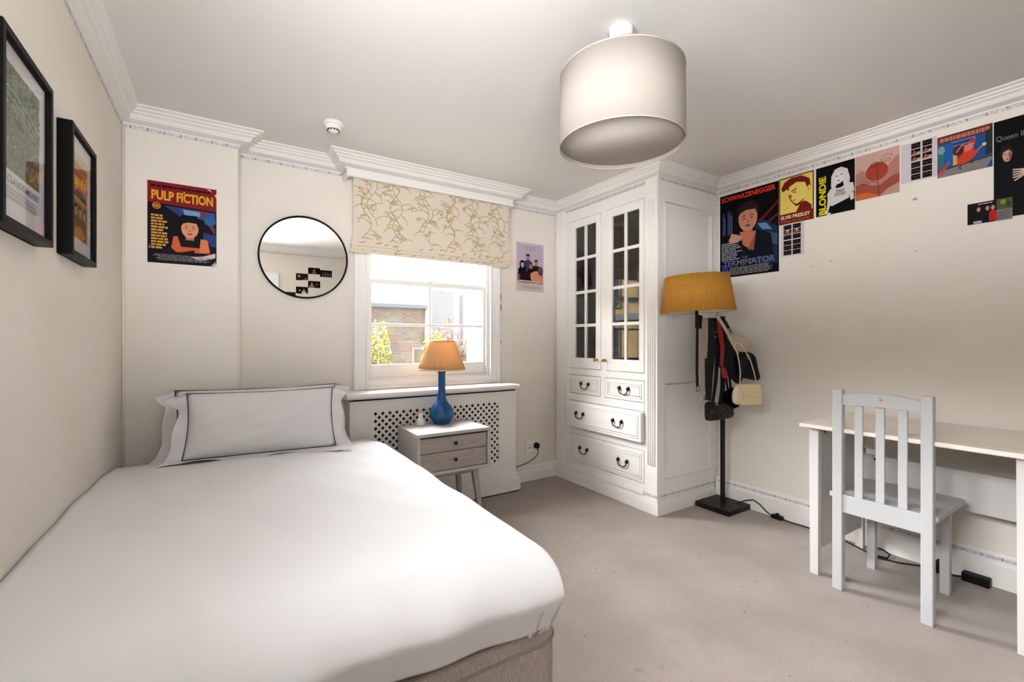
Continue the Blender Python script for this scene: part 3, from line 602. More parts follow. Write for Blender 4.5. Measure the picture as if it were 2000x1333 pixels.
mb.add(vs, [(0, 1 + k, 1 + (k + 1) % 72) for k in range(72)] + [(73, 74 + (k + 1) % 72, 74 + k) for k in range(72)] + [(1 + k, 74 + k, 74 + (k + 1) % 72, 1 + (k + 1) % 72) for k in range(72)], 0, False, MT); mb.build('mirror_glass', mm, mi_)

# ------------------------------------------------------------------ built-in cupboard
cb = thing('built_in_cupboard', 'tall white built-in corner cupboard with glazed doors over drawers', 'cupboard', (2.87, 2.65, 0))
def cbox(name, boxes, bevel=0.003, m=None, parent=None):
    mb = MB()
    for b in boxes: mb.box(*b)
    return mb.build(name, m or M_CUP, parent or cb, bevel)
CT = 2.335
# carcass: face frame around the openings, top, side, back, inner floor
cbox('face_frame', [(XC, XC + .02, 2.087, 2.208, 0, CT), (XC, XC + .02, 3.034, YB - .001, 0, CT), (XC, XC + .02, 2.208, 3.034, 2.222, CT), (XC, XC + .02, 2.583, 2.646, 0.968, 2.222), (XC, XC + .02, 2.208, 3.034, 0.915, 0.968), (XC, XC + .02, 2.213, 3.034, 0.697, 0.756), (XC, XC + .02, 2.602, 2.653, 0.756, 0.915),
                     (XC, XC + .02, 2.208, 3.034, 0.416, 0.475), (XC, XC + .02, 2.208, 3.034, 0.0, 0.181)], 0)
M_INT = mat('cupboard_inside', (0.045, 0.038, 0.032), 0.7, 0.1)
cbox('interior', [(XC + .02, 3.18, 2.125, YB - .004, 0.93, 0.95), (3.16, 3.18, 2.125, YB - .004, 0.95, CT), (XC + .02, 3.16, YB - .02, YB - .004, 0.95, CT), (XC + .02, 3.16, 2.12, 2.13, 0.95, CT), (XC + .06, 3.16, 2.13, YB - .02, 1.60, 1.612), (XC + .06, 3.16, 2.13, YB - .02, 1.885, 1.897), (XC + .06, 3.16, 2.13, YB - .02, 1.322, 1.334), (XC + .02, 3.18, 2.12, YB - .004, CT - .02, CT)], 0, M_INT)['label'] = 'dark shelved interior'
cbox('side_panel', [(XC + .02, XR - .001, YS, YS + .025, 0, CT), (XC, XC + .02, YS, YS + .004, 0, CT)], 0)
# raised mouldings on the side
for nme, x0, x1, z0, z1 in (('upper', 2.603, 3.135, 1.022, 2.168), ('lower', 2.603, 3.125, 0.236, 0.897)):
    mb = MB(); q = .026
    for a, b, c_, d_ in ((x0, x1, z0, z0 + q), (x0, x1, z1 - q, z1), (x0, x0 + q, z0 + q, z1 - q), (x1 - q, x1, z0 + q, z1 - q)):
        mb.box(a, b, YS - .006, YS, c_, d_)
    for a, b, c_, d_ in ((x0, x1, z0, z0 + .009), (x0, x1, z1 - .009, z1), (x0, x0 + .009, z0, z1), (x1 - .009, x1, z0, z1)): mb.box(a, b, YS - .011, YS - .006, c_, d_)
    mb.build('panel_moulding', M_CUP, cb, 0.002)
# fluted pilasters
for y0, y1, sx in ((2.090, 2.196, 0), (3.088, 3.205, .006)):
    mb = MB(); mb.box(XC - .008 - sx, XC, y0, y1, 0.11, CT)
    n = 4; fw_ = (y1 - y0 - .03) / n
    for k in range(n):
        yy = y0 + .015 + fw_ * (k + .5)
        mb.tube([(XC - .009 - sx, yy, 0.33), (XC - .009 - sx, yy, 2.19)], fw_ * .36, 8)
    mb.build('fluted_pilaster', M_CUP, cb, 0.002)
# plinth with border strip
mb = MB()
for o_, z0, z1 in ((.022, 0, .072), (.016, .072, .084), (.009, .084, .096), (.004, .096, .108)): mb.box(XC - o_ - .008, XC, YS - o_, YB - .002, z0, z1); mb.box(XC, XR - .03, YS - o_, YS, z0, z1)
for o_, z0, z1 in ((.012, .108, .118), (.006, .118, .135)): mb.box(XC - .008 - o_, XC, 2.21, 3.06, z0, z1)
mb.build('plinth', M_CUP, cb, 0.003)
mb = MB(); mb.box(XC, XR - .02, YS - .0012, YS, .112, .128); mb.box(XC - .0092, XC - .008, YS, 2.205, .112, .128); mb.build('paper_border', M_BORDER, cb)['label'] = 'blue patterned paper border'
mb = MB(); mb.box(XC - .001, XC, 2.21, 3.02, 2.312, 2.326); mb.build('paper_border', M_BORDER, cb)['label'] = 'blue patterned paper border'
def cup_door(y0, y1, gy0, gy1, knob_y):
    z0, z1, gz0, gz1 = 0.9715, 2.2175, 1.060, 2.156; x0, x1 = XC - .004, XC + .016
    mb = MB(); mb.box(x0, x1, y0, gy0, z0, z1); mb.box(x0, x1, gy1, y1, z0, z1); mb.box(x0, x1, gy0, gy1, z0, gz0); mb.box(x0, x1, gy0, gy1, gz1, z1)
    ym = (gy0 + gy1) / 2; mb.box(x0 + .002, x1, ym - .011, ym + .011, gz0, gz1)
    zs = [1.330, 1.607, 1.890]
    for z in zs:
        for a, b in ((gy0, ym - .011), (ym + .011, gy1)): mb.box(x0 + .002, x1, a, b, z - .012, z + .012)
    d = mb.build('glazed_door', M_CUP, cb, 0.002)
    zz = [gz0] + zs + [gz1]
    for k in range(4):
        for a, b in ((gy0, ym - .011), (ym + .011, gy1)):
            g = MB(); g.box(XC + .006, XC + .009, a, b, zz[k] + (.012 if k else 0), zz[k + 1] - (.012 if k < 3 else 0)); g.build('pane', M_CGLASS, d)
    g = MB(); g.lathe([(.010, 0), (.011, .003), (.005, .006), (.0045, .016), (.012, .022), (.014, .028), (.011, .034), (0, .036)], n=18, M=Matrix.Translation((x0, knob_y, 1.049)) @ Matrix.Rotation(-PI / 2, 4, 'Y')); g.build('knob', M_BRASS, d)
cup_door(2.6495, 3.0305, 2.703, 2.957, 2.690)
cup_door(2.2115, 2.5795, 2.255, 2.524, 2.592)
def bail(parent, x, y, z):
    g = MB()
    for s_ in (-1, 1):
        g.lathe([(.013, 0), (.013, .003), (.008, .006), (.006, .012), (.009, .017), (0, .02)], n=14, M=Matrix.Translation((x, y + s_ * .044, z)) @ Matrix.Rotation(-PI / 2, 4, 'Y') @ Matrix.Scale(1.25, 4, (1, 0, 0)))
    g.tube([(x - .013, y + .044 * c_, z - d_) for c_, d_ in ((1, .002), (.97, .018), (.80, .034), (.45, .042), (0, .044), (-.45, .042), (-.80, .034), (-.97, .018), (-1, .002))], .0042, 8)
    g.build('bail_handle', M_BRONZE, parent)
def drawer(y0, y1, z0, z1, out, handles):
    x0 = XC - .002 - out; mb = MB(); mb.box(x0, XC + .018, y0, y1, z0, z1)
    q = .016
    for k, (in_, pr_) in enumerate(((.022, .004), (.038, .0025))):
        for a, b, c_, d_ in ((y0 + in_, y1 - in_, z0 + in_, z0 + in_ + .008), (y0 + in_, y1 - in_, z1 - in_ - .008, z1 - in_), (y0 + in_, y0 + in_ + .008, z0 + in_, z1 - in_), (y1 - in_ - .008, y1 - in_, z0 + in_, z1 - in_)):
            mb.box(x0 - pr_, x0, a, b, c_, d_)
    d = mb.build('drawer', M_CUP, cb, 0.002)
    if out:
        d['label'] = 'wide drawer left a little open'
    for y, z in handles: bail(d, x0, y, z)
drawer(2.657, 3.030, 0.760, 0.911, 0, [(2.835, 0.845)])
drawer(2.213, 2.598, 0.760, 0.911, 0, [(2.402, 0.845)])
drawer(2.213, 3.030, 0.479, 0.693, 0.034, [(2.86, 0.600), (2.437, 0.600)])
drawer(2.213, 3.030, 0.185, 0.412, 0, [(2.85, 0.305), (2.415, 0.305)])
cbox('drawer_gap_shade', [(XC + .019, XC + .022, 2.21, 3.04, 0.17, 0.93)], 0, M_DARKGAP)  # dark sheet behind the drawers, coloured as the shade in their gaps
# things kept inside, dim behind the glass
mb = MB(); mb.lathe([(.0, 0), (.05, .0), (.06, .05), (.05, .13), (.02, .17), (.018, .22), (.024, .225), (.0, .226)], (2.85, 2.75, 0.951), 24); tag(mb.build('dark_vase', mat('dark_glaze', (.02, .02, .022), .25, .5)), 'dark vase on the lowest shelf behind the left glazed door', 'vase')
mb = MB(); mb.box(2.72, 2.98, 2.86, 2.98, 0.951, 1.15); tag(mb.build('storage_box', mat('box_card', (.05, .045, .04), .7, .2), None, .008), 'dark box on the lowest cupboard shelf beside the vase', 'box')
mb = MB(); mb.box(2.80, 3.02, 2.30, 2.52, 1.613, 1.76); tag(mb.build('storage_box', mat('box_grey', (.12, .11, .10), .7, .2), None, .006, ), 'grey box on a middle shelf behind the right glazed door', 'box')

# ------------------------------------------------------------------ nightstand, lamp, ornament
M_ASH = stripe_mat('grey_washed_oak', (0.34, 0.305, 0.275), (0.43, 0.39, 0.36), 9, (1.2, 10, 14), 0.55, 0.1)
M_ASH2 = mat('grey_washed_carcass', (0.52, 0.50, 0.485), 0.45, 0.35, bump=(30, .04))
ns = thing('nightstand', 'grey-washed two-drawer nightstand with splayed legs beside the bed', 'nightstand', (1.255, 2.83, 0))
NX0, NX1, NY0, NY1, NZ0, NZ1 = 1.005, 1.512, 2.632, 3.0, 0.362, 0.625
mb = MB(); mb.box(NX0, NX1, NY0, NY1, NZ1 - .02, NZ1); mb.box(NX0, NX0 + .018, NY0, NY1, NZ0, NZ1 - .02); mb.box(NX1 - .018, NX1, NY0, NY1, NZ0, NZ1 - .02); mb.box(NX0 + .018, NX1 - .018, NY0, NY1, NZ0, NZ0 + .018); mb.box(NX0 + .018, NX1 - .018, NY1 - .012, NY1, NZ0 + .018, NZ1 - .02)
mb.build('carcass', M_ASH2, ns, .002)
for z0, z1 in ((0.500, 0.592), (0.384, 0.496)):
    mb = MB(); mb.box(NX0 + .021, NX1 - .021, NY0 + .012, NY1 - .03, z0, z1); d = mb.build('drawer', M_ASH, ns, .0015)
    g = MB(); g.lathe([(.005, 0), (.005, .01), (.011, .014), (.012, .02), (.009, .025), (0, .026)], n=18, M=Matrix.Translation(((NX0 + NX1) / 2, NY0 + .012, (z0 + z1) / 2 + .004)) @ Matrix.Rotation(PI / 2, 4, 'X')); g.build('knob', M_BRONZE, d)
for sx, xa in ((-1, NX0 + .08), (1, NX1 - .095)):
    for sy, ya in ((-1, NY0 + .05), (1, NY1 - .06)):
        mb = MB(); mb.taper((xa + sx * .040, ya + sy * .03, 0.0), .013, (xa, ya, NZ0), .02); mb.build('leg', M_ASH, ns, .003)
mb = MB(); mb.box(NX0 + .06, NX1 - .07, NY0 + .04, NY0 + .06, NZ0 - .03, NZ0); mb.build('apron', M_ASH, ns, .001)

M_BLUE = mat('blue_glaze', (0.0012, 0.065, 0.20), 0.05, 0.45)
def pleat_mat():
    m = mat('pleated_silk', (0.82, 0.53, 0.26), 0.75, 0.15); nt, b = nodes_of(m)
    t = nt.nodes.new('ShaderNodeBsdfTranslucent'); t.inputs[0].default_value = (0.84, 0.54, 0.26, 1); mx = nt.nodes.new('ShaderNodeMixShader'); mx.inputs[0].default_value = 0.35
    out = nt.nodes['Material Output']; nt.links.new(b.outputs[0], mx.inputs[1]); nt.links.new(t.outputs[0], mx.inputs[2]); nt.links.new(mx.outputs[0], out.inputs[0]); return m
LX, LY, LZ = 1.292, 2.925, NZ1 + .0005
tl = thing('table_lamp', 'blue glazed bottle lamp with apricot pleated shade on the nightstand', 'lamp', (LX, LY, LZ))
mb = MB(); mb.lathe([(0.0, .0), (.052, 0), (.056, .008), (.072, .028), (.083, .056), (.0845, .078), (.079, .102), (.064, .126), (.046, .145), (.034, .163), (.028, .190), (.0255, .24), (.025, .33), (.0255, .352), (.029, .356), (.029, .364), (.024, .366), (0, .366)], (LX, LY, LZ), 48); mb.build('ceramic_base', M_BLUE, tl)
mb = MB(); mb.lathe([(0, .366), (.009, .366), (.009, .385), (.012, .386), (.012, .42), (0, .42)], (LX, LY, LZ), 16); mb.build('lamp_holder', M_BRONZE, tl)
mb = MB(); N = 220
rf = lambda k, r: 1 + (.022 if k % 4 in (0, 1) else -.022)
mb.lathe([(.1600, .379), (.1600, .384)], (LX, LY, LZ), N); 
mb = MB(); mb.lathe([(.161, .380), (.145, .425), (.124, .48), (.104, .53), (.090, .573), (.087, .573), (.101, .53), (.121, .48), (.142, .425), (.158, .380)], (LX, LY, LZ), N, closed=True, rf=rf); sh = mb.build('lamp_shade', pleat_mat(), tl)
mb = MB(); mb.lathe([(.1645, .374), (.1635, .384), (.1585, .384), (.1595, .374)], (LX, LY, LZ), 64, closed=True); mb.build('shade_binding', mat('shade_tape', (0.68, 0.45, 0.20), .7, .2), sh); mb = MB(); mb.lathe([(.0925, .567), (.091, .576), (.086, .576), (.0875, .567)], (LX, LY, LZ), 48, closed=True); mb.build('shade_binding', mat('shade_tape', (0.68, 0.45, 0.20), .7, .2), sh)
mb = MB()
for g in range(3): mb.tube([(LX, LY, LZ + .565), (LX + .089 * math.cos(g * 2.094), LY + .089 * math.sin(g * 2.094), LZ + .57)], .0015, 6)
mb.tube([(LX, LY, LZ + .42), (LX, LY, LZ + .566)], .003, 6); mb.build('shade_carrier', M_BRONZE, tl)
mb = MB(); pts = [(2.303, 3.178, 0.262), (2.303, 3.178, .235), (2.292, 3.175, .215), (2.26, 3.175, .19), (2.20, 3.175, .168), (2.12, 3.175, .150), (2.06, 3.178, .142), (2.036, 3.188, .136), (2.034, 3.19, .06), (2.035, 3.17, .008), (2.035, 3.06, .004), (2.027, 3.034, .004), (1.98, 3.030, .004), (1.6, 3.030, .004)]
mb.tube(pts, .0035, 8); mb.build('flex', M_RUBBER, tl)
mb = MB(); mb.lathe([(0.0, .0), (.026, 0), (.027, .012), (.022, .030), (.016, .036), (0, .037)], n=20, M=Matrix.Translation((2.303, YB - .010, .292)) @ Matrix.Rotation(PI / 2, 4, 'X')); mb.tube([(2.303, 3.18, .275), (2.303, 3.178, .255)], .006, 8); mb.build('plug', M_RUBBER, tl)
so = thing('wall_socket', 'white double wall socket with one plug in it', 'socket', (2.277, YB, .285))
mb = MB(); mb.box(2.203, 2.352, YB - .009, YB, .235, .343); mb.build('socket_plate', M_PLASTIC, so, .003)
mb = MB()
for x, z, a_, b_ in ((2.236, .302, .004, .008), (2.225, .278, .008, .004), (2.249, .278, .008, .004)): mb.box(x - a_ / 1.4, x + a_ / 1.4, YB - .0095, YB - .0088, z - b_ / 1.4, z + b_ / 1.4)
mb.build('pin_holes', M_DARKGAP, so)
mb = MB()
for x in (2.262, 2.286): mb.box(x - .006, x + .006, YB - .012, YB - .009, .316, .336)
mb.build('rocker_switch', M_PLASTIC, so, .001)
mb = MB(); mb.lathe([(0, 0), (.028, 0), (.031, .008), (.028, .03), (.020, .048), (.015, .058), (.017, .068), (.014, .079), (.006, .086), (0, .087)], (1.142, 2.935, NZ1 + .0005), 24); o = mb.build('ornament', mat('white_china', (.84, .82, .78), .25, .5)); tag(o, 'small white china ornament left of the blue lamp', 'ornament')

# ------------------------------------------------------------------ ceiling fittings
def shade_mat(name, c, tr, w):
    m = mat(name, c, .8, .1, bump=(220, .12)); nt, b = nodes_of(m); t = nt.nodes.new('ShaderNodeBsdfTranslucent'); t.inputs[0].default_value = tuple(tr) + (1,); mx = nt.nodes.new('ShaderNodeMixShader'); mx.inputs[0].default_value = w
    out = nt.nodes['Material Output']; nt.links.new(b.outputs[0], mx.inputs[1]); nt.links.new(t.outputs[0], mx.inputs[2]); nt.links.new(mx.outputs[0], out.inputs[0]); return m
PX, PY = 1.305, 1.253
pe = thing('pendant_light', 'large cream drum pendant shade hanging from the ceiling', 'ceiling light', (PX, PY, ZC))
mb = MB(); mb.lathe([(0, -.036), (.034, -.036), (.043, -.030), (.046, -.004), (.046, 0), (0, 0)], (PX, PY, ZC), 32); mb.build('ceiling_rose', M_PLASTIC, pe)
mb = MB(); mb.lathe([(0, -.055), (.006, -.054), (.009, -.036), (0, -.036)], (PX, PY, ZC), 14); mb.tube([(PX, PY, ZC - .05), (PX, PY, ZC - .21)], .004, 8); mb.lathe([(0, -.26), (.016, -.26), (.018, -.2), (.008, -.19), (0, -.19)], (PX, PY, ZC), 16); mb.build('pendant_cord', M_PLASTIC, pe)
mb = MB(); mb.lathe([(.2370, -.452), (.2350, -.178), (.2335, -.178), (.2355, -.452)], (PX, PY, ZC), 96, closed=True); ps = mb.build('drum_shade', shade_mat('cream_linen', (.40, .36, .32), (.42, .37, .32), .12), pe)
mb = MB(); mb.lathe([(.2382, -.454), (.2380, -.449), (.2350, -.449), (.2352, -.454)], (PX, PY, ZC), 96, closed=True); mb.build('rim_wire', mat('rim_tape', (.42, .37, .33), .7, .2), ps); mb = MB(); mb.lathe([(.2362, -.182), (.2360, -.177), (.2330, -.177), (.2332, -.182)], (PX, PY, ZC), 96, closed=True); mb.build('rim_wire', mat('rim_tape', (.42, .37, .33), .7, .2), ps)
mb = MB(); mb.lathe([(0, -.438), (.2345, -.438), (.2345, -.434), (0, -.434)], (PX, PY, ZC), 72); mb.build('diffuser', shade_mat('diffuser_film', (.70, .645, .58), (.8, .75, .68), .3), pe)
mb = MB()
for g in range(3): mb.tube([(PX + .012 * math.cos(g * 2.094), PY + .012 * math.sin(g * 2.094), ZC - .20), (PX + .234 * math.cos(g * 2.094), PY + .234 * math.sin(g * 2.094), ZC - .180)], .002, 6)
mb.build('spider_ring', M_PLASTIC, pe)
sm = thing('smoke_alarm', 'round white smoke alarm on the ceiling', 'smoke alarm', (.522, 2.652, ZC))
mb = MB(); mb.lathe([(0, -.018), (.050, -.018), (.055, -.012), (.055, 0), (0, 0)], (.522, 2.652, ZC), 32); mb.build('mounting_base', M_PLASTIC, sm)
mb = MB(); mb.lathe([(0, -.052), (.018, -.052), (.026, -.047), (.030, -.040), (.040, -.034), (.045, -.026), (.045, -.018), (0, -.018)], (.522, 2.652, ZC), 32); mb.build('sensor_dome', M_PLASTIC, sm)
mb = MB()
for k in range(12):
    g = 2 * PI * k / 12; mb.box(.0, .003, -.0045, .0045, -.006, .007, M=Matrix.Translation((.522, 2.652, ZC - .041)) @ Matrix.Rotation(g, 4, 'Z') @ Matrix.Translation((.029, 0, 0)))
mb.build('vent_slots', M_DARKGAP, sm)

# ------------------------------------------------------------------ floor lamp with its bags and belts
M_STEEL = mat('blackened_steel', (0.010, 0.008, 0.006), 0.45, 0.2, 0.0, var=(20, (0.016, .012, .010), .4, .7))
FLX, FLY = 3.045, 1.935
ARM_A = Vector((FLX, FLY, 1.362)); ARM_B = Vector((2.603, 1.836, 1.338))
fl = thing('floor_lamp', 'dark floor lamp with mustard drum shade, hung with belts and bags', 'lamp', (FLX, FLY, 0))
mb = MB(); mb.box(2.905, 3.172, 1.803, 2.062, 0.0, .036); mb.build('base_plate', M_STEEL, fl, .003)
mb = MB(); mb.taper((FLX, FLY, .036), .0125, (FLX, FLY, 1.378), .0125); mb.build('pole', M_STEEL, fl, .002)
mb = MB(); mb.tube([ARM_A, ARM_A.lerp(ARM_B, .5), ARM_B], .009, 8); mb.tube([ARM_B - Vector((0, 0, .05)), ARM_B + Vector((0, 0, .09))], .010, 10); mb.build('arm', M_STEEL, fl)
def mustard():
    m = shade_mat('mustard_linen', (.50, .235, .035), (.6, .3, .06), .12); nt, b = nodes_of(m)
    tc = nt.nodes.new('ShaderNodeTexCoord'); 
    cols = []
    for sc in ((6, 6, 160), (90, 90, 4)):
        mp = nt.nodes.new('ShaderNodeMapping'); mp.inputs['Scale'].default_value = sc; n = nt.nodes.new('ShaderNodeTexNoise'); n.inputs['Scale'].default_value = 1.6; n.inputs['Detail'].default_value = 3
        nt.links.new(tc.outputs['Object'], mp.inputs[0]); nt.links.new(mp.outputs[0], n.inputs['Vector']); cols.append(n)
    ad = nt.nodes.new('ShaderNodeMath'); ad.operation = 'ADD'; nt.links.new(cols[0].outputs['Fac'], ad.inputs[0]); nt.links.new(cols[1].outputs['Fac'], ad.inputs[1])
    r = nt.nodes.new('ShaderNodeValToRGB'); r.color_ramp.elements[0].position = .35; r.color_ramp.elements[0].color = (.46, .195, .025, 1); r.color_ramp.elements[1].position = .65; r.color_ramp.elements[1].color = (.60, .30, .06, 1)
    mu = nt.nodes.new('ShaderNodeMath'); mu.operation = 'MULTIPLY'; mu.inputs[1].default_value = .5; nt.links.new(ad.outputs[0], mu.inputs[0]); nt.links.new(mu.outputs[0], r.inputs[0]); nt.links.new(r.outputs[0], b.inputs['Base Color']); return m
SC = Vector((2.610, 1.838, 0)); MS = Matrix.Translation((SC.x, SC.y, 1.505)) @ Matrix.Rotation(math.radians(-2.2), 4, FW)
mb = MB(); mb.lathe([(.229, -.118), (.196, .117), (.1945, .117), (.2275, -.118)], n=96, M=MS, closed=True); fs = mb.build('lamp_shade', mustard(), fl)
mb = MB(); mb.lathe([(.2265, -.116), (.1938, .115), (.1930, .115), (.2257, -.116)], n=72, M=MS, closed=True); mb.build('shade_lining', mat('white_lining', (.80, .76, .70), .7, .2), fs)
mb = MB(); mb.lathe([(.016, -.05), (.016, .03), (.011, .035), (0, .035), ], (SC.x, SC.y, 1.49), 16); mb.tube([ARM_B + Vector((0, 0, .085)), (SC.x, SC.y, 1.45)], .006, 8)
for g in range(3): mb.tube([(SC.x, SC.y, 1.50), MS @ Vector((.212 * math.cos(g * 2.094 + .3), .212 * math.sin(g * 2.094 + .3), .0))], .0018, 6)
mb.build('bulb_holder', M_STEEL, fl)
mb = MB(); pts = [(3.10, 1.86, .040), (3.155, 1.83, .060), (3.168, 1.78, .075), (3.160, 1.73, .060), (3.150, 1.68, .028), (3.145, 1.64, .012)]
mb.tube(pts, .004, 8); mb.tube([(3.145, 1.57, .012), (3.152, 1.52, .006), (3.158, 1.46, .006), (3.15, 1.40, .009), (3.150, 1.33, .006), (3.14, 1.22, .006), (3.10, 1.13, .006), (3.06, 1.05, .006), (3.08, .985, .006), (3.13, .99, .012), (3.15, 1.03, .02), (3.12, 1.06, .03), (3.04, 1.02, .006), (3.07, .93, .006), (3.12, .86, .006), (3.14, .80, .03)], .004, 8); mb.build('flex', M_RUBBER, fl)
mb = MB(); mb.box(-.035, .035, -.016, .016, 0, .024, M=Matrix.Translation((3.145, 1.605, .004)) @ Matrix.Rotation(PI / 2, 4, 'Z')); mb.lathe([(.012, 0), (.013, .010), (.008, .014), (0, .014)], (3.145, 1.605, .028), 12); mb.build('inline_switch', M_RUBBER, fl, .004)
def px(u, v, dep): return Vector((0, 0, CAM_H)) + (FW + RT * ((u - 1000) / F_PX) - UP * ((v - 666.1) / F_PX)) * dep
def puff(mb, outline, dep, thick, mi=0, rings=(1, .97, .86, .66, .36)):
    pts = [px(u, v, dep) for u, v in outline]; n = len(pts)
    sm_ = []
    for i in range(n):      # round the outline
        a, b = pts[i], pts[(i + 1) % n]; sm_ += [a.lerp(b, .2), a.lerp(b, .5), a.lerp(b, .8)]
    pts = sm_; n = len(pts); c = sum(pts, Vector()) / n
    for s_ in (-1, 1):
        vs = []; fs = []
        for r in rings:
            for p in pts: vs.append(c + (p - c) * r + FW * s_ * thick / 2 * math.sqrt(max(0, 1 - r ** 3)))
        vs.append(c + FW * s_ * thick / 2); R = len(rings)
        for j in range(R - 1):
            for i in range(n): fs.append((j * n + i, j * n + (i + 1) % n, (j + 1) * n + (i + 1) % n, (j + 1) * n + i))
        for i in range(n): fs.append(((R - 1) * n + i, (R - 1) * n + (i + 1) % n, R * n))
        mb.add(vs, fs, mi, True)
    return mb
def ribbon(mb, path, dep, wpx, mi=0, th=.004):
    """strap hanging as a flat band; path in (u,v[,depth])"""
    P = [px(p[0], p[1], p[2] if len(p) > 2 else dep) for p in path]; n = len(P); vs = []; fs = []
    for i, p in enumerate(P):
        t = (P[min(i + 1, n - 1)] - P[max(i - 1, 0)]).normalized(); side = t.cross(FW).normalized(); w_ = (wpx[i] if isinstance(wpx, (list, tuple)) else wpx) / F_PX * dep / 2
        for a, b in ((-1, -1), (1, -1), (1, 1), (-1, 1)): vs.append(p + side * w_ * a + FW * th / 2 * b)
    for i in range(n - 1):
        for k in range(4): fs.append((i * 4 + k, i * 4 + (k + 1) % 4, (i + 1) * 4 + (k + 1) % 4, (i + 1) * 4 + k))
    fs += [(3, 2, 1, 0), tuple((n - 1) * 4 + k for k in range(4))]
    return mb.add(vs, fs, mi)
M_LEA = mat('black_patent', (.003, .003, .004), .25, .3); M_LEA2 = mat('dark_leather', (.005, .0045, .005), .5, .2); M_NAVY = mat('navy_leather', (.004, .005, .010), .42, .22)
M_TAN = mat('taupe_webbing', (.34, .27, .22), .8, .15, bump=(120, .3)); M_RED = mat('red_leather', (.28, .012, .014), .4, .4); M_BEIGE = mat('beige_leather', (.44, .36, .27), .5, .3, bump=(80, .1)); M_CREAM = mat('cream_leather', (.66, .55, .32), .5, .35); M_SILV = mat('silver_metal', (.6, .58, .55), .25, .5, 1.0)
M_CREAM2 = mat('pale_cream_leather', (.70, .62, .43), .5, .3)
GRP = 'belts and bags hung on the floor lamp'
b = thing('belt', 'narrow black belt with square buckle, leftmost on the lamp arm', 'belt', px(1362, 628, 2.955), GRP)
mb = MB(); ribbon(mb, [(1364, 622), (1362, 640), (1361.5, 680), (1361, 720), (1362, 755)], 2.955, 5); mb.build('strap', M_LEA2, b)
mb = MB(); ribbon(mb, [(1368, 616, 2.98), (1366, 632), (1366, 642)], 2.96, 8, th=.012); mb.build('loop', M_LEA2, b)
mb = MB(); mb.tube([px(1360, 754, 2.955), px(1366, 754, 2.955), px(1366.5, 765, 2.955), px(1360.5, 765, 2.955)], .002, 6, closed=True); mb.build('buckle', M_BRONZE, b)
b = thing('belt', 'taupe woven belt with frayed tassel end, beside the narrow black belt', 'belt', px(1372, 628, 3.0), GRP)
mb = MB(); ribbon(mb, [(1371, 622), (1370.5, 650), (1371.5, 700), (1372, 750), (1373, 772)], 2.99, 9); ribbon(mb, [(1379, 622), (1379, 660), (1377, 700)], 3.02, 7); mb.build('strap', M_TAN, b)
mb = MB()
for k in range(6): mb.tube([px(1369.5 + k * 1.5, 771, 2.99), px(1369 + k * 1.4 + (k % 2), 782, 2.99), px(1367.5 + k * 2 - (k % 3), 793 + k % 3 * 2, 2.99)], .0014, 5)
mb.build('tassel', M_TAN, b)
b = thing('belt', 'shiny black patent belt between the taupe belt and the red strap', 'belt', px(1386, 626, 3.05), GRP)
mb = MB(); ribbon(mb, [(1386, 622), (1383, 660), (1380, 700), (1379, 740), (1379, 782)], 3.03, [14, 15, 13, 10, 8]); ribbon(mb, [(1390, 622), (1391, 670), (1388, 720), (1386, 783)], 3.06, [14, 16, 11, 6]); mb.build('strap', M_LEA, b)
for u, v in ((1398, 648), (1397, 658), (1381, 682)): mb = MB(); mb.lathe([(0, -.004), (.006, -.002), (.006, .002), (0, .004)], px(u, v, 3.015), 10); mb.build('stud', M_SILV, b)
b = thing('sequin_bag', 'black sequinned clutch bag hanging lowest on the lamp pole', 'bag', px(1405, 800, 3.1), GRP)
mb = MB(); puff(mb, [(1376, 787), (1384, 783), (1400, 787), (1420, 788), (1432, 796), (1434, 808), (1430, 816), (1405, 821), (1384, 823), (1376, 819)], 3.10, .05)
M_SEQ = mat('black_sequins', (.006, .0055, .0055), .35, .3, bump=(160, 1.0, 2), var=(110, (.32, .29, .27), .62, .68)); mb.build('bag_body', M_SEQ, b)  # pale specks in the colour stand in for glints on the sequins
mb = MB(); ribbon(mb, [(1400, 622), (1402, 680), (1398, 740), (1392, 788)], 3.11, [8, 9, 7, 6]); ribbon(mb, [(1412, 624), (1416, 690), (1412, 740), (1406, 788)], 3.13, [8, 7, 6, 6]); mb.build('strap', M_LEA2, b)
mb = MB(); mb.lathe([(0, -.01), (.010, -.004), (.010, .004), (0, .01)], px(1400, 790, 3.07), 12); mb.build('clasp', M_BRASS, b)
b = thing('shoulder_bag', 'red leather pouch on a long red strap among the black bags', 'bag', px(1408, 700, 3.16), GRP)
mb = MB(); ribbon(mb, [(1402, 624), (1407, 650), (1411, 680), (1409, 715)], 3.088, [5, 9, 8, 6]); mb.build('strap', M_RED, b)
mb = MB(); puff(mb, [(1408, 714), (1416, 718), (1422, 732), (1418, 741), (1410, 737)], 3.08, .03); mb.build('bag_body', M_RED, b)
b = thing('slouchy_bag', 'large soft black bag slung behind the red strap', 'bag', px(1430, 690, 3.2), GRP)
mb = MB(); puff(mb, [(1384, 632), (1400, 626), (1414, 640), (1428, 655), (1438, 690), (1448, 720), (1452, 742), (1440, 752), (1426, 738), (1412, 726), (1402, 715), (1394, 690), (1386, 670)], 3.19, .07); mb.build('bag_body', M_NAVY, b)
mb = MB(); ribbon(mb, [(1408, 622), (1415, 632), (1422, 643), (1430, 660)], 3.20, [10, 11, 9, 7]); ribbon(mb, [(1400, 622), (1412, 640), (1420, 656)], 3.21, 10); mb.build('strap', M_LEA, b)
b = thing('handbag', 'stiff navy handbag with brass badge, jutting out to the right', 'bag', px(1462, 715, 3.16), GRP)
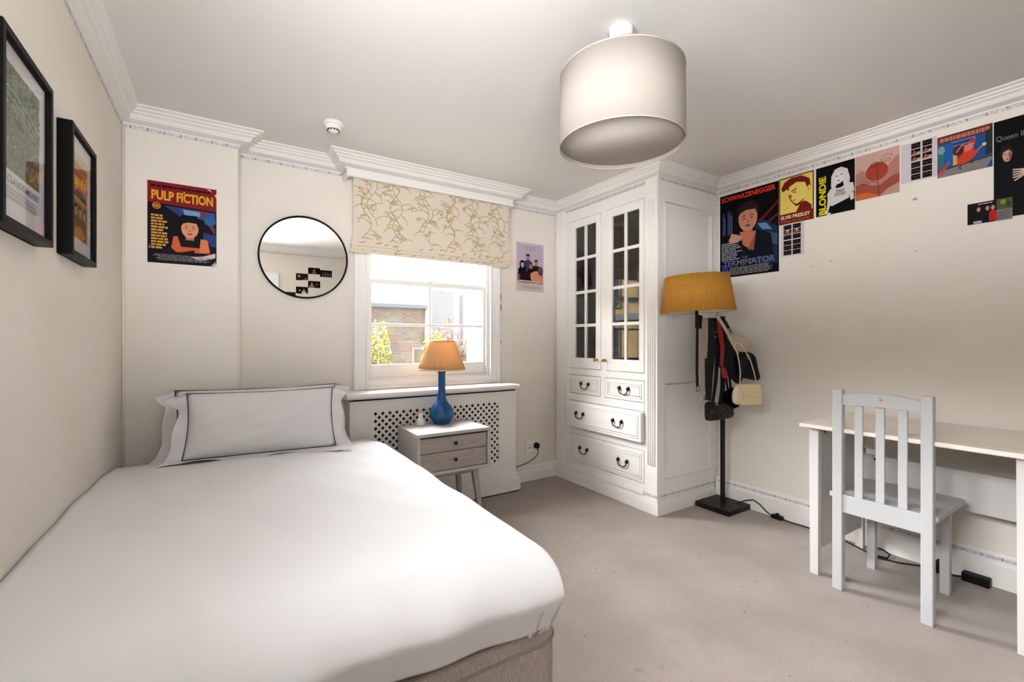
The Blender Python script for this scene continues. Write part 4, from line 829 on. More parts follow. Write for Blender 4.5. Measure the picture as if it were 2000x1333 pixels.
mb = MB(); puff(mb, [(1440, 692), (1456, 686), (1470, 690), (1476, 698), (1480, 720), (1485, 738), (1480, 744), (1462, 741), (1446, 738), (1440, 730)], 3.14, .06); mb.build('bag_body', M_NAVY, b)
mb = MB(); mb.tube([px(1457, 694, 3.10), px(1462, 692, 3.10), px(1466, 699, 3.10), px(1460, 702, 3.10)], .0014, 6, closed=True); mb.build('badge', M_BRASS, b)
mb = MB(); ribbon(mb, [(1410, 623), (1426, 650), (1448, 692)], 3.22, 6); mb.build('strap', M_NAVY, b)
b = thing('fluffy_bag', 'small fluffy black bag between the sequinned clutch and the cream handbag', 'bag', px(1424, 775, 3.14), GRP)
mb = MB(); puff(mb, [(1411, 778), (1414, 768), (1422, 760), (1430, 755), (1436, 764), (1437, 780), (1444, 794), (1434, 798), (1426, 800), (1416, 790)], 3.15, .06); mb.build('bag_body', mat('black_fur', (.003, .003, .003), .95, .02, bump=(150, 1.0)), b)
mb = MB(); ribbon(mb, [(1418, 640), (1424, 690), (1424, 730), (1427, 760)], 3.235, 4); ribbon(mb, [(1418, 720), (1419, 745), (1422, 766)], 3.17, 4); mb.build('strap', M_LEA2, b)
b = thing('shoulder_bag', 'beige quilted shoulder bag on a wide strap below the mustard shade', 'bag', px(1445, 668, 3.04), GRP)
mb = MB(); puff(mb, [(1424, 656), (1430, 650), (1440, 654), (1452, 657), (1464, 666), (1469, 675), (1465, 682), (1454, 686), (1446, 688), (1438, 684), (1432, 672)], 3.03, .06)
mb.build('bag_body', M_BEIGE, b)
mb = MB(); ribbon(mb, [(1400, 618), (1405, 624), (1414, 638), (1424, 655)], 3.03, [5, 6, 6, 6]); ribbon(mb, [(1424, 655), (1432, 672), (1438, 684)], 2.998, [8, 7, 4]); mb.build('strap', M_BEIGE, b)
mb = MB(); mb.tube([px(1423, 643, 3.0), px(1428, 641, 3.0), px(1434, 646, 3.0), px(1439, 647, 3.0), px(1432, 653, 3.0), px(1427, 650, 3.0)], .0035, 8, closed=True); mb.build('bow', M_BEIGE, b)
b = thing('handbag', 'cream flap handbag on thin cord hanging at the lower right of the lamp', 'bag', px(1460, 772, 3.0), GRP)
mb = MB()
vs = [px(u, v, d_) for d_ in (2.985, 3.045) for u, v in ((1443, 751), (1484, 751.5), (1488.5, 775), (1487.5, 791), (1447, 792), (1444, 778))]
mb.add(vs, [(0, 1, 2, 3, 4, 5), (11, 10, 9, 8, 7, 6)] + [(i, i + 6, (i + 1) % 6 + 6, (i + 1) % 6) for i in range(6)]); mb.build('bag_body', M_CREAM, b, .006, 3)
mb = MB(); vs = [px(u, v, d_) for d_ in (2.977, 2.984) for u, v in ((1443, 750.5), (1485, 751), (1488.5, 776), (1449, 776))]
mb.add(vs, [(0, 1, 2, 3), (7, 6, 5, 4)] + [(i, i + 4, (i + 1) % 4 + 4, (i + 1) % 4) for i in range(4)]); mb.build('flap', M_CREAM, b, .002)
mb = MB(); puff(mb, [(1434, 757), (1440, 751), (1447, 754), (1450, 770), (1447, 790), (1438, 791), (1431, 786), (1430, 772)], 3.0, .05); mb.build('gusset', M_CREAM2, b)
mb = MB(); mb.tube([px(*p, 2.985) for p in ((1445, 752), (1446, 730), (1444, 710), (1440, 690), (1434, 678), (1437, 668))] + [px(1447, 672, 2.98), px(1456, 686, 2.985), px(1466, 705, 2.985), px(1473, 728, 2.985), px(1478, 752, 2.99)], .0033, 8); mb.build('cord_strap', M_CREAM2, b)

# ------------------------------------------------------------------ desk and chair
M_DESKTOP = mat('worn_desk_top', (.84, .775, .70), .5, .3, var=(3, (.76, .68, .595), .45, .75)); M_DESK = mat('worn_white_desk', (.64, .62, .60), .5, .3, bump=(40, .06)); M_CHAIR = mat('pale_grey_chair_paint', (.50, .508, .515), .4, .4)
dk = thing('desk', 'worn white desk with slab side panels against the poster wall', 'desk', (2.85, .77, 0))
mb = MB(); mb.box(2.522, 3.165, .345, 1.178, .756, .776); mb.build('desk_top', M_DESKTOP, dk, .004)
for y0, y1 in ((1.106, 1.150), (.376, .424)):
    mb = MB(); mb.taper(((2.588), (y0 + y1) / 2, 0), .019, (2.588, (y0 + y1) / 2, .756), .022); mb.build('front_leg', M_DESK, dk, .002)
    mb = MB(); mb.box(2.608, 3.11, (y0 + y1) / 2 - .012, (y0 + y1) / 2 + .014, .125, .756); mb.build('side_panel', M_DESK, dk, .001)
    mb = MB(); mb.taper((3.128, (y0 + y1) / 2, 0), .019, (3.128, (y0 + y1) / 2, .756), .021); mb.build('back_leg', M_DESK, dk, .002)
mb = MB(); mb.box(3.05, 3.068, .424, 1.106, .372, .566); mb.build('modesty_panel', M_DESK, dk, .002)
mb = MB(); mb.box(3.03, 3.05, 1.036, 1.074, .60, .756); mb.build('corner_block', M_DESKTOP, dk, .001)
mb = MB()
mb_ = None
for x, y, z in ((2.66, 1.1155, .725),): mb.lathe([(0, 0), (.006, 0), (.006, .002), (0, .003)], n=10, M=Matrix.Translation((x, y, z)) @ Matrix.Rotation(PI / 2, 4, 'X'))
mb.build('cam_screw', M_DARKGAP, dk); mb = MB(); mb.lathe([(0, 0), (.007, 0), (.007, .002), (0, .003)], n=10, M=Matrix.Translation((3.05, 1.03, .545)) @ Matrix.Rotation(-PI / 2, 4, 'Y')); mb.build('cam_screw', M_DARKGAP, dk)
ch = thing('desk_chair', 'pale grey slat-back wooden chair tucked under the white desk', 'chair', (2.7, .835, 0))
for y0, y1 in ((.646, .687), (.976, 1.018)):
    mb = MB(); mb.box(2.500, 2.538, y0, y1, 0, .966); mb.build('back_leg', M_CHAIR, ch, .004)
for y in (.703, .992):
    mb = MB(); mb.box(2.878, 2.915, y - .018, y + .018, 0, .432); mb.build('front_leg', M_CHAIR, ch, .003)
mb = MB(); N = 12
top = [(.687 + (.976 - .687) * k / N, .944 + .016 * math.sin(PI * k / N)) for k in range(N + 1)]; bot = [(.976 - (.976 - .687) * k / N, .893 + .004 * math.sin(PI * k / N)) for k in range(N + 1)]
mb.prism([(2.508, y, z) for y, z in top + bot], (.022, 0, 0)); tr_ = mb.build('top_rail', M_CHAIR, ch, .002)
mb = MB(); mb.prism([(2.507, .826 + x, .932 + z) for x, z in ((-.010, .0), (-.002, -.007), (.008, -.004), (.004, .002), (.009, .009), (-.001, .005))], (.0012, 0, 0)); mb.build('pink_stain', mat('pink_stain', (.60, .20, .26), .6, .2), tr_)['label'] = 'small pink mark'
mb = MB(); mb.box(2.508, 2.530, .687, .976, .378, .463); mb.build('lower_rail', M_CHAIR, ch, .002)
for y0, y1 in ((.898, .930), (.815, .848), (.734, .767)):
    mb = MB(); mb.box(2.513, 2.526, y0, y1, .463, .8955); mb.build('back_slat', M_CHAIR, ch, .002)
mb = MB(); mb.prism([(x, y, .434) for x, y in ((2.539, .640), (2.925, .640), (2.945, .660), (2.945, 1.025), (2.925, 1.045), (2.539, 1.045), (2.539, 1.02), (2.531, 1.02), (2.531, .645), (2.539, .645))], (0, 0, .022)); mb.build('seat', M_CHAIR, ch, .004)
mb = MB(); mb.box(2.538, 2.878, .690, .708, .372, .434); mb.box(2.538, 2.878, .987, 1.005, .372, .434); mb.box(2.885, 2.905, .721, .974, .372, .434); mb.build('apron', M_CHAIR, ch, .001)
ad = thing('power_adapter', 'black plug-in adapter lying by the skirting beneath the desk, nearest the lamp', 'adapter', (3.14, .78, 0))
mb = MB(); mb.box(3.11, 3.165, .755, .80, .0, .06); mb.build('adapter_body', M_RUBBER, ad, .005)
ad = thing('extension_socket', 'black extension socket on the floor under the desk, farther right', 'socket', (3.14, .66, 0))
mb = MB(); mb.box(3.12, 3.162, .60, .70, .0, .045); mb.build('socket_body', M_RUBBER, ad, .005)
mb = MB(); mb.tube([(3.14, .70, .015), (3.13, .73, .008), (3.135, .755, .012)], .004, 8); mb.build('flex', M_RUBBER, ad)

# ------------------------------------------------------------------ posters
K = (12, 11, 14); 
def bust(a, cx, cy, sc, skin, hair, top, long_hair=False, face=True):
    """plain generic head and shoulders"""
    w_ = a.V.length / a.U.length
    a.poly([(cx - .36 * sc * w_, cy - .62 * sc), (cx - .34 * sc * w_, cy - .30 * sc), (cx - .12 * sc * w_, cy - .18 * sc), (cx + .12 * sc * w_, cy - .18 * sc), (cx + .34 * sc * w_, cy - .30 * sc), (cx + .38 * sc * w_, cy - .62 * sc)], top)
    if long_hair: a.poly([(cx - .22 * sc * w_, cy - .24 * sc), (cx - .24 * sc * w_, cy + .06 * sc), (cx - .14 * sc * w_, cy + .26 * sc), (cx + .12 * sc * w_, cy + .27 * sc), (cx + .23 * sc * w_, cy + .06 * sc), (cx + .22 * sc * w_, cy - .24 * sc)], hair)
    a.poly([(cx - .07 * sc * w_, cy - .24 * sc), (cx - .07 * sc * w_, cy), (cx + .07 * sc * w_, cy), (cx + .07 * sc * w_, cy - .24 * sc)], tuple(int(q * .8) for q in skin))
    a.ell(cx, cy, .145 * sc * w_, .20 * sc, skin)
    a.poly([(cx - .155 * sc * w_, cy + .02 * sc), (cx - .16 * sc * w_, cy + .16 * sc), (cx - .06 * sc * w_, cy + .25 * sc), (cx + .08 * sc * w_, cy + .25 * sc), (cx + .165 * sc * w_, cy + .14 * sc), (cx + .155 * sc * w_, cy + .0 * sc), (cx + .11 * sc * w_, cy + .11 * sc), (cx - .02 * sc * w_, cy + .12 * sc), (cx - .11 * sc * w_, cy + .09 * sc)], hair)
    if face:
        dk_ = tuple(int(q * .45) for q in skin)
        for s_ in (-1, 1):
            a.rect(cx + s_ * .06 * sc * w_ - .03 * sc * w_, cy + .03 * sc, cx + s_ * .06 * sc * w_ + .03 * sc * w_, cy + .045 * sc, dk_); a.ell(cx + s_ * .06 * sc * w_, cy - .005 * sc, .02 * sc * w_, .012 * sc, dk_, n=8)
        a.poly([(cx - .012 * sc * w_, cy + .0 * sc), (cx + .03 * sc * w_, cy - .07 * sc), (cx - .02 * sc * w_, cy - .07 * sc)], tuple(int(q * .82) for q in skin))
        a.ell(cx, cy - .115 * sc, .045 * sc * w_, .014 * sc, dk_, n=10)
PG = 'posters stuck along the right wall'
# left of the mirror: crumpled film poster
a = back_wall(-.333, -.024, 1.622, 2.061, (22, 18, 34), YL)
a.rect(0, .74, 1, 1, (122, 24, 30)); a.poly([(0, .74), (1, .71), (1, .76), (0, .76)], (122, 24, 30))
a.rows(.05, .93, .925, .965, 1, (48, 10, 16), .7, 3, lo=.95)
a.text('PULP FICTION', .055, .775, .945, .895, (214, 160, 38), .035)
a.ell(.125, .70, .06, .04, (206, 140, 62)); a.ell(.125, .70, .05, .032, (120, 30, 24)); a.text('10c', .085, .683, .165, .718, (226, 170, 80), .02)
a.poly([(.24, .71), (.98, .69), (.98, .58), (.45, .60)], (52, 74, 130)); a.poly([(.5, .69), (.78, .68), (.72, .60), (.52, .63)], (120, 146, 190))
for k in range(5): a.line([(.3 + k * .03, .70), (.42 + k * .03, .61)], .003, (24, 26, 60))
a.poly([(.72, .70), (.80, .70), (.98, .48), (.98, .40)], (110, 52, 60)); a.poly([(.72, .44), (1, .40), (1, .25), (.72, .27)], (40, 58, 112)); a.ell(.9, .58, .09, .06, (42, 92, 150))
bust(a, .60, .46, .62, (206, 140, 104), (16, 13, 18), (26, 22, 28), True)
a.poly([(.33, .20), (.36, .34), (.42, .35), (.47, .22), (.88, .22), (.90, .16), (.40, .15)], (196, 92, 54)); a.poly([(.74, .16), (.76, .34), (.86, .33), (.90, .18)], (208, 116, 80))
a.poly([(.42, .14), (.66, .19), (.68, .13), (.46, .10)], (30, 26, 30)); a.poly([(.62, .10), (.80, .12), (.98, .17), (.98, .11), (.74, .06)], (214, 190, 184)); a.poly([(.70, .07), (.80, .10), (.75, .05)], (120, 120, 170))
a.rows(.05, .30, .17, .60, 12, (206, 152, 66), .62, 4, lo=.62)
a.rows(.07, .93, .035, .115, 5, (128, 124, 128), .5, 5, True, .8)
for p in (((.85, .99), (.93, .955), (.90, .99)), ((.97, .92), (1, .95), (1, .88)), ((.94, .0), (1, .05), (1, 0)), ((.50, .90), (.53, .915), (.52, .885)), ((.02, .18), (.035, .22), (.03, .17)), ((.90, .0), (.97, .02), (.99, .07), (.95, .03))): a.poly(p, (205, 190, 180))
tag(a.build('film_poster'), 'crumpled red and dark film poster with yellow title, left of the round mirror', 'poster')
# small poster right of the window
a = back_wall(2.104, 2.392, 1.628, 2.046, (186, 172, 186), YB); a.rect(.0, .0, 1, 1, (196, 180, 190)); a.rect(.02, .03, .98, .965, (180, 166, 182)); a.rect(.02, .03, .98, .215, (196, 182, 178))
a.rows(.26, .78, .83, .93, 6, (140, 126, 148), .35, 2, True, .4)
bust(a, .42, .70, .30, (176, 120, 92), (44, 26, 18), (38, 64, 118)); a.poly([(.30, .44), (.32, .62), (.44, .66), (.54, .60), (.56, .44)], (36, 62, 116)); bust(a, .72, .60, .28, (180, 124, 96), (40, 24, 22), (36, 32, 38)); a.ell(.88, .44, .10, .10, (96, 70, 90))
bust(a, .22, .55, .30, (200, 150, 130), (14, 12, 16), (10, 10, 16), True); bust(a, .52, .53, .26, (190, 120, 86), (92, 52, 26), (20, 16, 20), True)
a.poly([(.05, .225), (.05, .38), (.20, .41), (.50, .42), (.56, .225)], (44, 18, 30)); a.poly([(.05, .24), (.05, .36), (.14, .34), (.12, .23)], (128, 62, 60)); a.poly([(.52, .25), (.50, .37), (.62, .42), (.78, .40), (.96, .34), (.96, .215), (.62, .22)], (206, 128, 96)); a.ell(.82, .34, .075, .05, (196, 130, 100)); a.poly([(.78, .39), (.92, .40), (.96, .30), (.88, .35)], (90, 36, 28))
a.text('THE BREAKFAST CLUB', .06, .165, .95, .200, (70, 46, 54), .02); a.rows(.1, .92, .055, .12, 4, (150, 136, 134), .35, 7, True, .7)
tag(a.build('film_poster'), 'small lilac film poster of a seated group, right of the window', 'poster')
# right wall, from the corner
a = right_wall(2.054, 1.621, 1.676, 2.295, (14, 12, 18))
a.poly([(.66, .60), (1, .80), (1, .77), (.68, .56)], (96, 22, 24)); a.poly([(.68, .52), (1, .66), (1, .63), (.70, .49)], (96, 24, 26)); a.poly([(.74, .46), (1, .58), (1, .55), (.76, .44)], (70, 18, 22))
for x, h_ in ((.05, .78), (.14, .80), (.18, .78)): a.rect(x, .50, x + .03, h_, (50, 54, 96)); a.rect(x + .035, .52, x + .045, h_ - .05, (110, 112, 150))
a.poly([(.62, .10), (.60, .50), (.68, .62), (.80, .60), (.98, .50), (.98, .10)], (30, 44, 70)); a.poly([(.66, .58), (.80, .57), (.90, .48), (.74, .50)], (92, 124, 160)); a.poly([(.70, .46), (.78, .44), (.74, .2), (.68, .2)], (80, 100, 128)); a.poly([(.85, .46), (.98, .42), (.98, .30), (.9, .32)], (56, 76, 104))
a.poly([(.38, .18), (.40, .48), (.52, .52), (.64, .48), (.66, .34), (.62, .18)], (186, 118, 92)); a.poly([(.38, .30), (.44, .46), (.52, .36), (.5, .18), (.4, .18)], (136, 72, 54))
bust(a, .50, .67, .78, (186, 124, 104), (52, 38, 38), (24, 28, 40)); a.poly([(.36, .52), (.42, .36), (.54, .30), (.64, .50)], (176, 108, 84)); a.poly([(.50, .30), (.64, .50), (.60, .28)], (140, 76, 58))
a.poly([(.16, .44), (.22, .52), (.40, .47), (.38, .42), (.2, .40)], (186, 136, 116))
a.text('SCHWARZENEGGER', .03, .915, .95, .975, (216, 56, 34), .03)
a.rows(.03, .40, .20, .42, 10, (170, 166, 176), .42, 12, lo=.7); a.poly([(.05, .06), (.03, .16), (.16, .15), (.14, .05)], (34, 52, 128))
a.text('TERMINATOR', .06, .125, .94, .195, (96, 102, 136), .02); a.text('THE', .40, .205, .5, .228, (96, 102, 136), .01)
a.rows(.1, .92, .02, .115, 6, (150, 146, 158), .42, 13, True, .75)
tag(a.build('film_poster'), 'tall black film poster with red lettering across the top, beside the cupboard', 'poster', PG)
a = right_wall(1.619, 1.405, 1.986, 2.299, (110, 28, 20)); a.rect(.03, .22, .97, .975, (220, 196, 96))
a.poly([(.10, .70), (.06, .78), (.16, .90), (.36, .965), (.66, .96), (.88, .86), (.93, .66), (.88, .74), (.82, .66), (.76, .80), (.52, .84), (.30, .78), (.34, .66), (.24, .74)], (110, 28, 20))
a.poly([(.30, .78), (.52, .85), (.76, .80), (.80, .62), (.72, .46), (.52, .38), (.42, .42), (.34, .52), (.29, .62)], (224, 200, 102)); a.poly([(.50, .22), (.60, .34), (.70, .42), (.80, .40), (.94, .30), (.94, .22)], (110, 28, 20)); a.line([(.29, .62), (.33, .52), (.42, .42), (.52, .375), (.62, .41), (.72, .46)], .010, (110, 28, 20)); a.poly([(.40, .43), (.52, .375), (.70, .44), (.62, .35), (.50, .34)], (110, 28, 20))
a.poly([(.36, .665), (.52, .70), (.52, .725), (.36, .69)], (110, 28, 20)); a.ell(.46, .645, .05, .014, (110, 28, 20), n=10); a.poly([(.36, .64), (.32, .55), (.39, .545), (.37, .56)], (110, 28, 20)); a.poly([(.38, .475), (.50, .49), (.47, .465)], (110, 28, 20)); a.ell(.84, .64, .05, .06, (224, 200, 102)); a.line([(.83, .67), (.86, .64), (.84, .61)], .006, (110, 28, 20))
a.line([(.08, .31), (.14, .33), (.2, .30), (.26, .34), (.33, .32)], .003, (150, 110, 50))
a.text('ELVIS PRESLEY', .06, .105, .90, .18, (232, 214, 170), .025); a.text('KING OF ROCK', .08, .035, .88, .068, (184, 110, 66), .01)
tag(a.build('music_poster'), 'yellow and maroon music poster with a singer in profile', 'poster', PG)
a = right_wall(1.392, 1.181, 1.990, 2.298, (13, 12, 16)); a.text('BLONDIE', .08, .02, .27, .80, (214, 196, 34), .035, rot=True)
Wh = (206, 200, 198)
a.poly([(.40, .55), (.41, .76), (.50, .88), (.66, .91), (.82, .84), (.88, .66), (.86, .50), (.74, .50), (.70, .62), (.56, .58), (.48, .46)], Wh); a.ell(.60, .70, .12, .12, (216, 210, 208)); a.line([(.52, .74), (.58, .745)], .008, K); a.line([(.64, .755), (.70, .76)], .008, K); a.line([(.56, .645), (.63, .65)], .008, K); a.poly([(.52, .56), (.60, .55), (.72, .62), (.66, .48), (.56, .47)], K)
a.poly([(.34, .22), (.30, .42), (.40, .52), (.56, .50), (.66, .50), (.82, .56), (.96, .54), (.99, .38), (.86, .34), (.86, .26), (.60, .20), (.42, .16)], Wh); a.poly([(.32, .40), (.42, .38), (.38, .18), (.30, .02), (.25, .02), (.30, .16)], Wh); a.poly([(.86, .34), (.90, .20), (.98, .22), (.97, .36)], Wh)
a.poly([(.40, .0), (.42, .12), (.62, .18), (.88, .16), (.92, .0)], K); a.poly([(.28, .0), (.34, .05), (.40, .03), (.38, .0)], Wh)
a.rows(.48, .80, .34, .47, 4, (40, 38, 42), .5, 8, True, .6)
tag(a.build('music_poster'), 'black music poster with yellow sideways lettering and a white figure', 'poster', PG)
a = right_wall(1.178, .968, 2.036, 2.300, (190, 156, 144))
a.poly([(0, .60), (.15, .66), (.30, .58), (.45, .50), (.7, .58), (.9, .78), (1, .80), (1, 0), (0, 0)], (168, 118, 112)); a.poly([(0, .34), (.2, .36), (.4, .26), (.6, .26), (.82, .38), (1, .42), (1, .12), (.6, 0), (0, 0)], (150, 72, 58)); a.poly([(.55, .0), (.75, .14), (1, .22), (1, 0)], (176, 140, 126)); a.poly([(0, 0), (0, .14), (.25, .15), (.5, .06), (.62, 0)], (192, 98, 48))
a.ell(.50, .56, .255, .20, (156, 62, 44))
LN = (74, 36, 34); a.line([(.56, .0), (.54, .20), (.52, .45), (.50, .66)], .005, LN)
for cx_, cy_, rr in ((.72, .80, .13), (.44, .72, .09), (.22, .40, .13)):
    a.line([(cx_ + rr * math.cos(q * .55) * (1 + .15 * math.sin(q)), cy_ + rr * .6 * math.sin(q * .55)) for q in range(12)], .004, LN); a.line([(cx_ - rr * .6, cy_ - rr * .3), (cx_, cy_ + rr * .1), (cx_ + rr * .5, cy_ - rr * .1)], .003, LN); a.line([(cx_ - rr * .3, cy_ - rr * .5), (cx_ + rr * .2, cy_ - rr * .2), (cx_ + rr * .8, cy_ - rr * .3)], .003, LN)
a.line([(.50, .66), (.58, .74), (.66, .74)], .004, LN); a.line([(.53, .30), (.42, .36), (.30, .36)], .004, LN)
tag(a.build('art_print'), 'pink abstract print with rust sun and line-drawn flowers', 'print', PG)
def strip(y0, y1, z0, z1, lab, seed, warm):
    a = right_wall(y0, y1, z0, z1, (198, 192, 198)); rg = random.Random(seed)
    xs = ((.12, .44), (.51, .83)) if warm else ((.30, .58), (.64, .92)); xs = ((.30, .56), (.62, .88)) if warm else ((.12, .46), (.52, .86))
    for x0, x1 in xs:
        for k in range(6):
            zt = .97 - k * .155 - (.02 if k > 2 else 0); zb = zt - .138; a.rect(x0, zb, x1, zt, (24, 15, 18)); w_ = x1 - x0
            if warm and k in (1, 2): a.poly([(x0 + .05 * w_, zb), (x0 + .3 * w_, zt - .02), (x0 + .75 * w_, zb)], (150, 84, 70)); a.ell(x1 - .2 * w_, zb + .03, .22 * w_, .03, (190, 150, 136), n=8)
            elif not warm and k == 1: a.poly([(x0, zb), (x0 + .2 * w_, zt - .02), (x1 - .2 * w_, zt - .02), (x1, zb)], (120, 66, 58)); a.poly([(x0 + .35 * w_, zt), (x0 + .65 * w_, zt), (x0 + .5 * w_, zb + .03)], (206, 176, 166))
            else:
                for q in range(3): a.ell(x0 + (.22 + .28 * q) * w_, zb + rg.uniform(.05, .09), .08 * w_, .025, (86, 56, 54), n=8)
    tag(a.build('photo_strip'), lab, 'photograph', PG)
strip(1.607, 1.462, 1.769, 1.984, 'white card of small photo-booth pictures under the yellow music poster', 5, False)
strip(.962, .812, 2.076, 2.291, 'white card of photo-booth pictures between the abstract print and the blue poster', 6, True)
a = right_wall(.809, .604, 2.062, 2.277, (30, 74, 128)); a.rect(0, .82, 1, 1, (96, 44, 40)); a.rows(.05, .97, .84, .96, 1, (176, 108, 90), .8, 21, lo=.98); a.poly([(.88, .30), (1, .32), (1, .9), (.88, .86)], (40, 46, 46)); a.rect(.27, .68, .70, .80, (126, 140, 170)); a.rect(.29, .70, .68, .78, (40, 62, 120)); a.rect(.16, .22, .30, .78, (34, 88, 160)); a.poly([(0, .2), (0, .80), (.14, .78), (.14, .22)], (52, 96, 120)); a.ell(.08, .66, .07, .10, (120, 150, 156))
a.rect(.30, .22, .38, .48, (206, 150, 50)); a.ell(.42, .56, .12, .13, (70, 34, 40)); a.poly([(0, 0), (0, .16), (1, .26), (1, .20), (.9, 0)], (122, 116, 116)); a.poly([(0, .20), (1, .28), (1, .24), (0, .15)], (58, 58, 66)); a.poly([(.04, .10), (.2, .34), (.24, .32), (.08, .06)], (170, 70, 66)); a.poly([(0, .14), (.12, .30), (.15, .28), (.02, .08)], (140, 56, 56))
a.poly([(.40, .20), (.38, .34), (.50, .50), (.62, .54), (.76, .44), (.70, .34), (.58, .24)], (196, 58, 40)); a.poly([(.50, .48), (.50, .60), (.60, .66), (.68, .56), (.62, .50)], (206, 112, 96)); a.ell(.64, .66, .055, .06, (208, 122, 104)); a.ell(.65, .70, .065, .05, (186, 52, 36)); a.line([(.36, .52), (.46, .66), (.58, .62)], .014, (206, 110, 96)); a.line([(.46, .22), (.42, .14), (.45, .10)], .012, (60, 40, 50)); a.line([(.62, .26), (.66, .18)], .012, (60, 40, 50)); a.line([(.74, .46), (.84, .54)], .008, (190, 176, 120)); a.ell(.86, .56, .04, .04, (196, 190, 160), n=8)
tag(a.build('music_poster'), 'square blue music poster with a red dancing figure, right of the second photo card', 'poster', PG)
a = right_wall(.600, .215, 1.80, 2.274, (10, 9, 12)); a.text('Queen II', .02, .78, .26, .845, (118, 112, 112), .006)
a.ell(.115, .655, .060, .085, (44, 31, 27)); a.ell(.118, .632, .040, .068, (190, 152, 134)); a.poly([(.065, .66), (.08, .70), (.165, .70), (.17, .645), (.13, .685)], (44, 31, 27)); a.rect(.085, .640, .11, .648, (84, 52, 44)); a.rect(.125, .640, .15, .648, (84, 52, 44)); a.ell(.118, .588, .015, .007, (120, 66, 60), n=8); a.poly([(.112, .638), (.125, .612), (.112, .610)], (150, 112, 96)); a.poly([(.14, .68), (.16, .62), (.14, .57), (.13, .62)], (120, 88, 74))
a.poly([(.22, .44), (.27, .47), (.36, .46), (.36, .38), (.26, .39)], (196, 172, 154))
for k in range(4): a.line([(.26, .455 - k * .018), (.165, .47 - k * .027)], .007, (196, 172, 154))
a.line([(.26, .40), (.18, .355)], .007, (190, 166, 148))
tag(a.build('music_poster'), 'large black music poster with a pale lit face at the right edge', 'poster', PG)
a = right_wall(.693, .537, 1.789, 1.894, (22, 17, 18), .0026); a.poly([(.66, .35), (.66, 1), (1, 1), (1, .5)], (70, 84, 46)); a.ell(.80, .84, .06, .12, (126, 130, 70), n=8); a.ell(.92, .7, .05, .14, (44, 58, 30), n=8); a.poly([(.62, .0), (.66, .5), (1, .50), (1, .0)], (120, 112, 110))
for k in range(4): a.line([(.68, .36 - k * .08), (.96, .42 - k * .1)], .015, (74, 68, 70))
for x, c1 in ((.26, (18, 16, 20)), (.46, (20, 18, 22)), (.58, (176, 28, 32))): a.poly([(x - .09, 0.05), (x - .08, .48), (x, .58), (x + .08, .48), (x + .09, .05)], c1); a.ell(x, .68, .045, .13, (180, 132, 112), n=12); a.poly([(x - .05, .68), (x - .045, .84), (x + .045, .84), (x + .05, .68), (x + .02, .77), (x - .02, .77)], (26, 16, 14))
a.rect(.14, .02, .33, .13, (150, 176, 190)); a.rows(.25, .58, .88, .95, 1, (170, 160, 156), .7, 9, lo=.95)
tag(a.build('photo_print'), 'small colour photograph of three people overlapping the large black poster', 'photograph', PG)
M_TACK = mat('putty', (.33, .30, .31), .8, .1)
for (y, z, r, lab) in ((.901, 1.978, .011, 'grey putty blob on the wall below the second photo card, largest of the marks'), (1.308, 1.698, .006, 'grey putty blob on the wall right of the first photo card, lower than it'), (1.419, 1.679, .004, 'tiny grey putty blob just right of the tall black poster foot'), (.897, 1.693, .004, 'tiny grey putty blob in the middle of the bare wall over the chair')):
    mb = MB(); mb.lathe([(r, 0), (r * 1.02, .001), (r * .7, .003), (0, .0035)], n=9, M=Matrix.Translation((XR, y, z)) @ Matrix.Rotation(-PI / 2, 4, 'Y') @ Matrix.Scale(.6, 4, (1, 0, 0))); tag(mb.build('putty_blob', M_TACK), lab, 'putty', 'putty marks on the right wall')

# prints seen only in the mirror, on the wall behind the camera
def front_print(u0, v0, u1, v1, bg, fig, lab, name='photo_print'):
    def hit(u, v):
        d = FW + RT * ((u - 1000) / F_PX) - UP * ((v - 666.1) / F_PX); t = 3.198 / d.y; m = Vector((0, 0, CAM_H)) + d * t
        k = (2 * 3.198 - YF) / 3.198; return m.x * k - 0.048 * (3.198 - YF), CAM_H + (m.z - CAM_H) * k
    x0, z1 = hit(u0, v0); x1, z0 = hit(u1, v1)
    a = Art((x1, YF + .0008, z0), (x0 - x1, 0, 0), (0, 0, z1 - z0), (0, 1, 0), bg); fig(a); tag(a.build(name), lab, 'photograph' if name == 'photo_print' else 'poster', 'photographs behind the camera' if name == 'photo_print' else None)
SK = (186, 130, 110)
front_print(577.5, 538, 601, 552, (50, 20, 18), lambda a: (bust(a, .75, .6, 1.1, (200, 160, 140), (60, 40, 30), (40, 36, 38)), a.ell(.2, .2, .1, .15, (150, 90, 70))), 'dark red photograph of a pale face, left in the upper mirror row')
front_print(601, 527, 624, 541, (16, 13, 14), lambda a: bust(a, .5, .62, .9, SK, (30, 20, 18), (120, 70, 60)), 'black photograph of one person, topmost in the mirror')
front_print(624, 532, 647, 547, (34, 34, 38), lambda a: [a.rect(.1 + .2 * k, .1, .2 + .2 * k, .5 + .1 * (k % 3), (80 + 12 * k, 80, 86)) for k in range(4)], 'grey photograph of a street scene, rightmost in the mirror')
front_print(601, 553, 624.5, 567.5, (24, 16, 18), lambda a: (bust(a, .7, .6, .9, (190, 140, 130), (20, 14, 14), (150, 110, 106)), a.ell(.3, .5, .14, .2, (60, 58, 62))), 'dark photograph of two people, right in the lower mirror row')
front_print(577.5, 564, 601, 578, (40, 22, 18), lambda a: (bust(a, .35, .55, .9, SK, (30, 18, 14), (200, 190, 180)), bust(a, .7, .5, .9, SK, (24, 16, 14), (30, 24, 24))), 'brown photograph of a couple, lowest in the mirror')
front_print(553, 574, 577, 600, (48, 14, 12), lambda a: a.rect(.1, .1, .9, .9, (64, 20, 16)), 'dark red poster cut off by the lower rim of the mirror', 'poster')

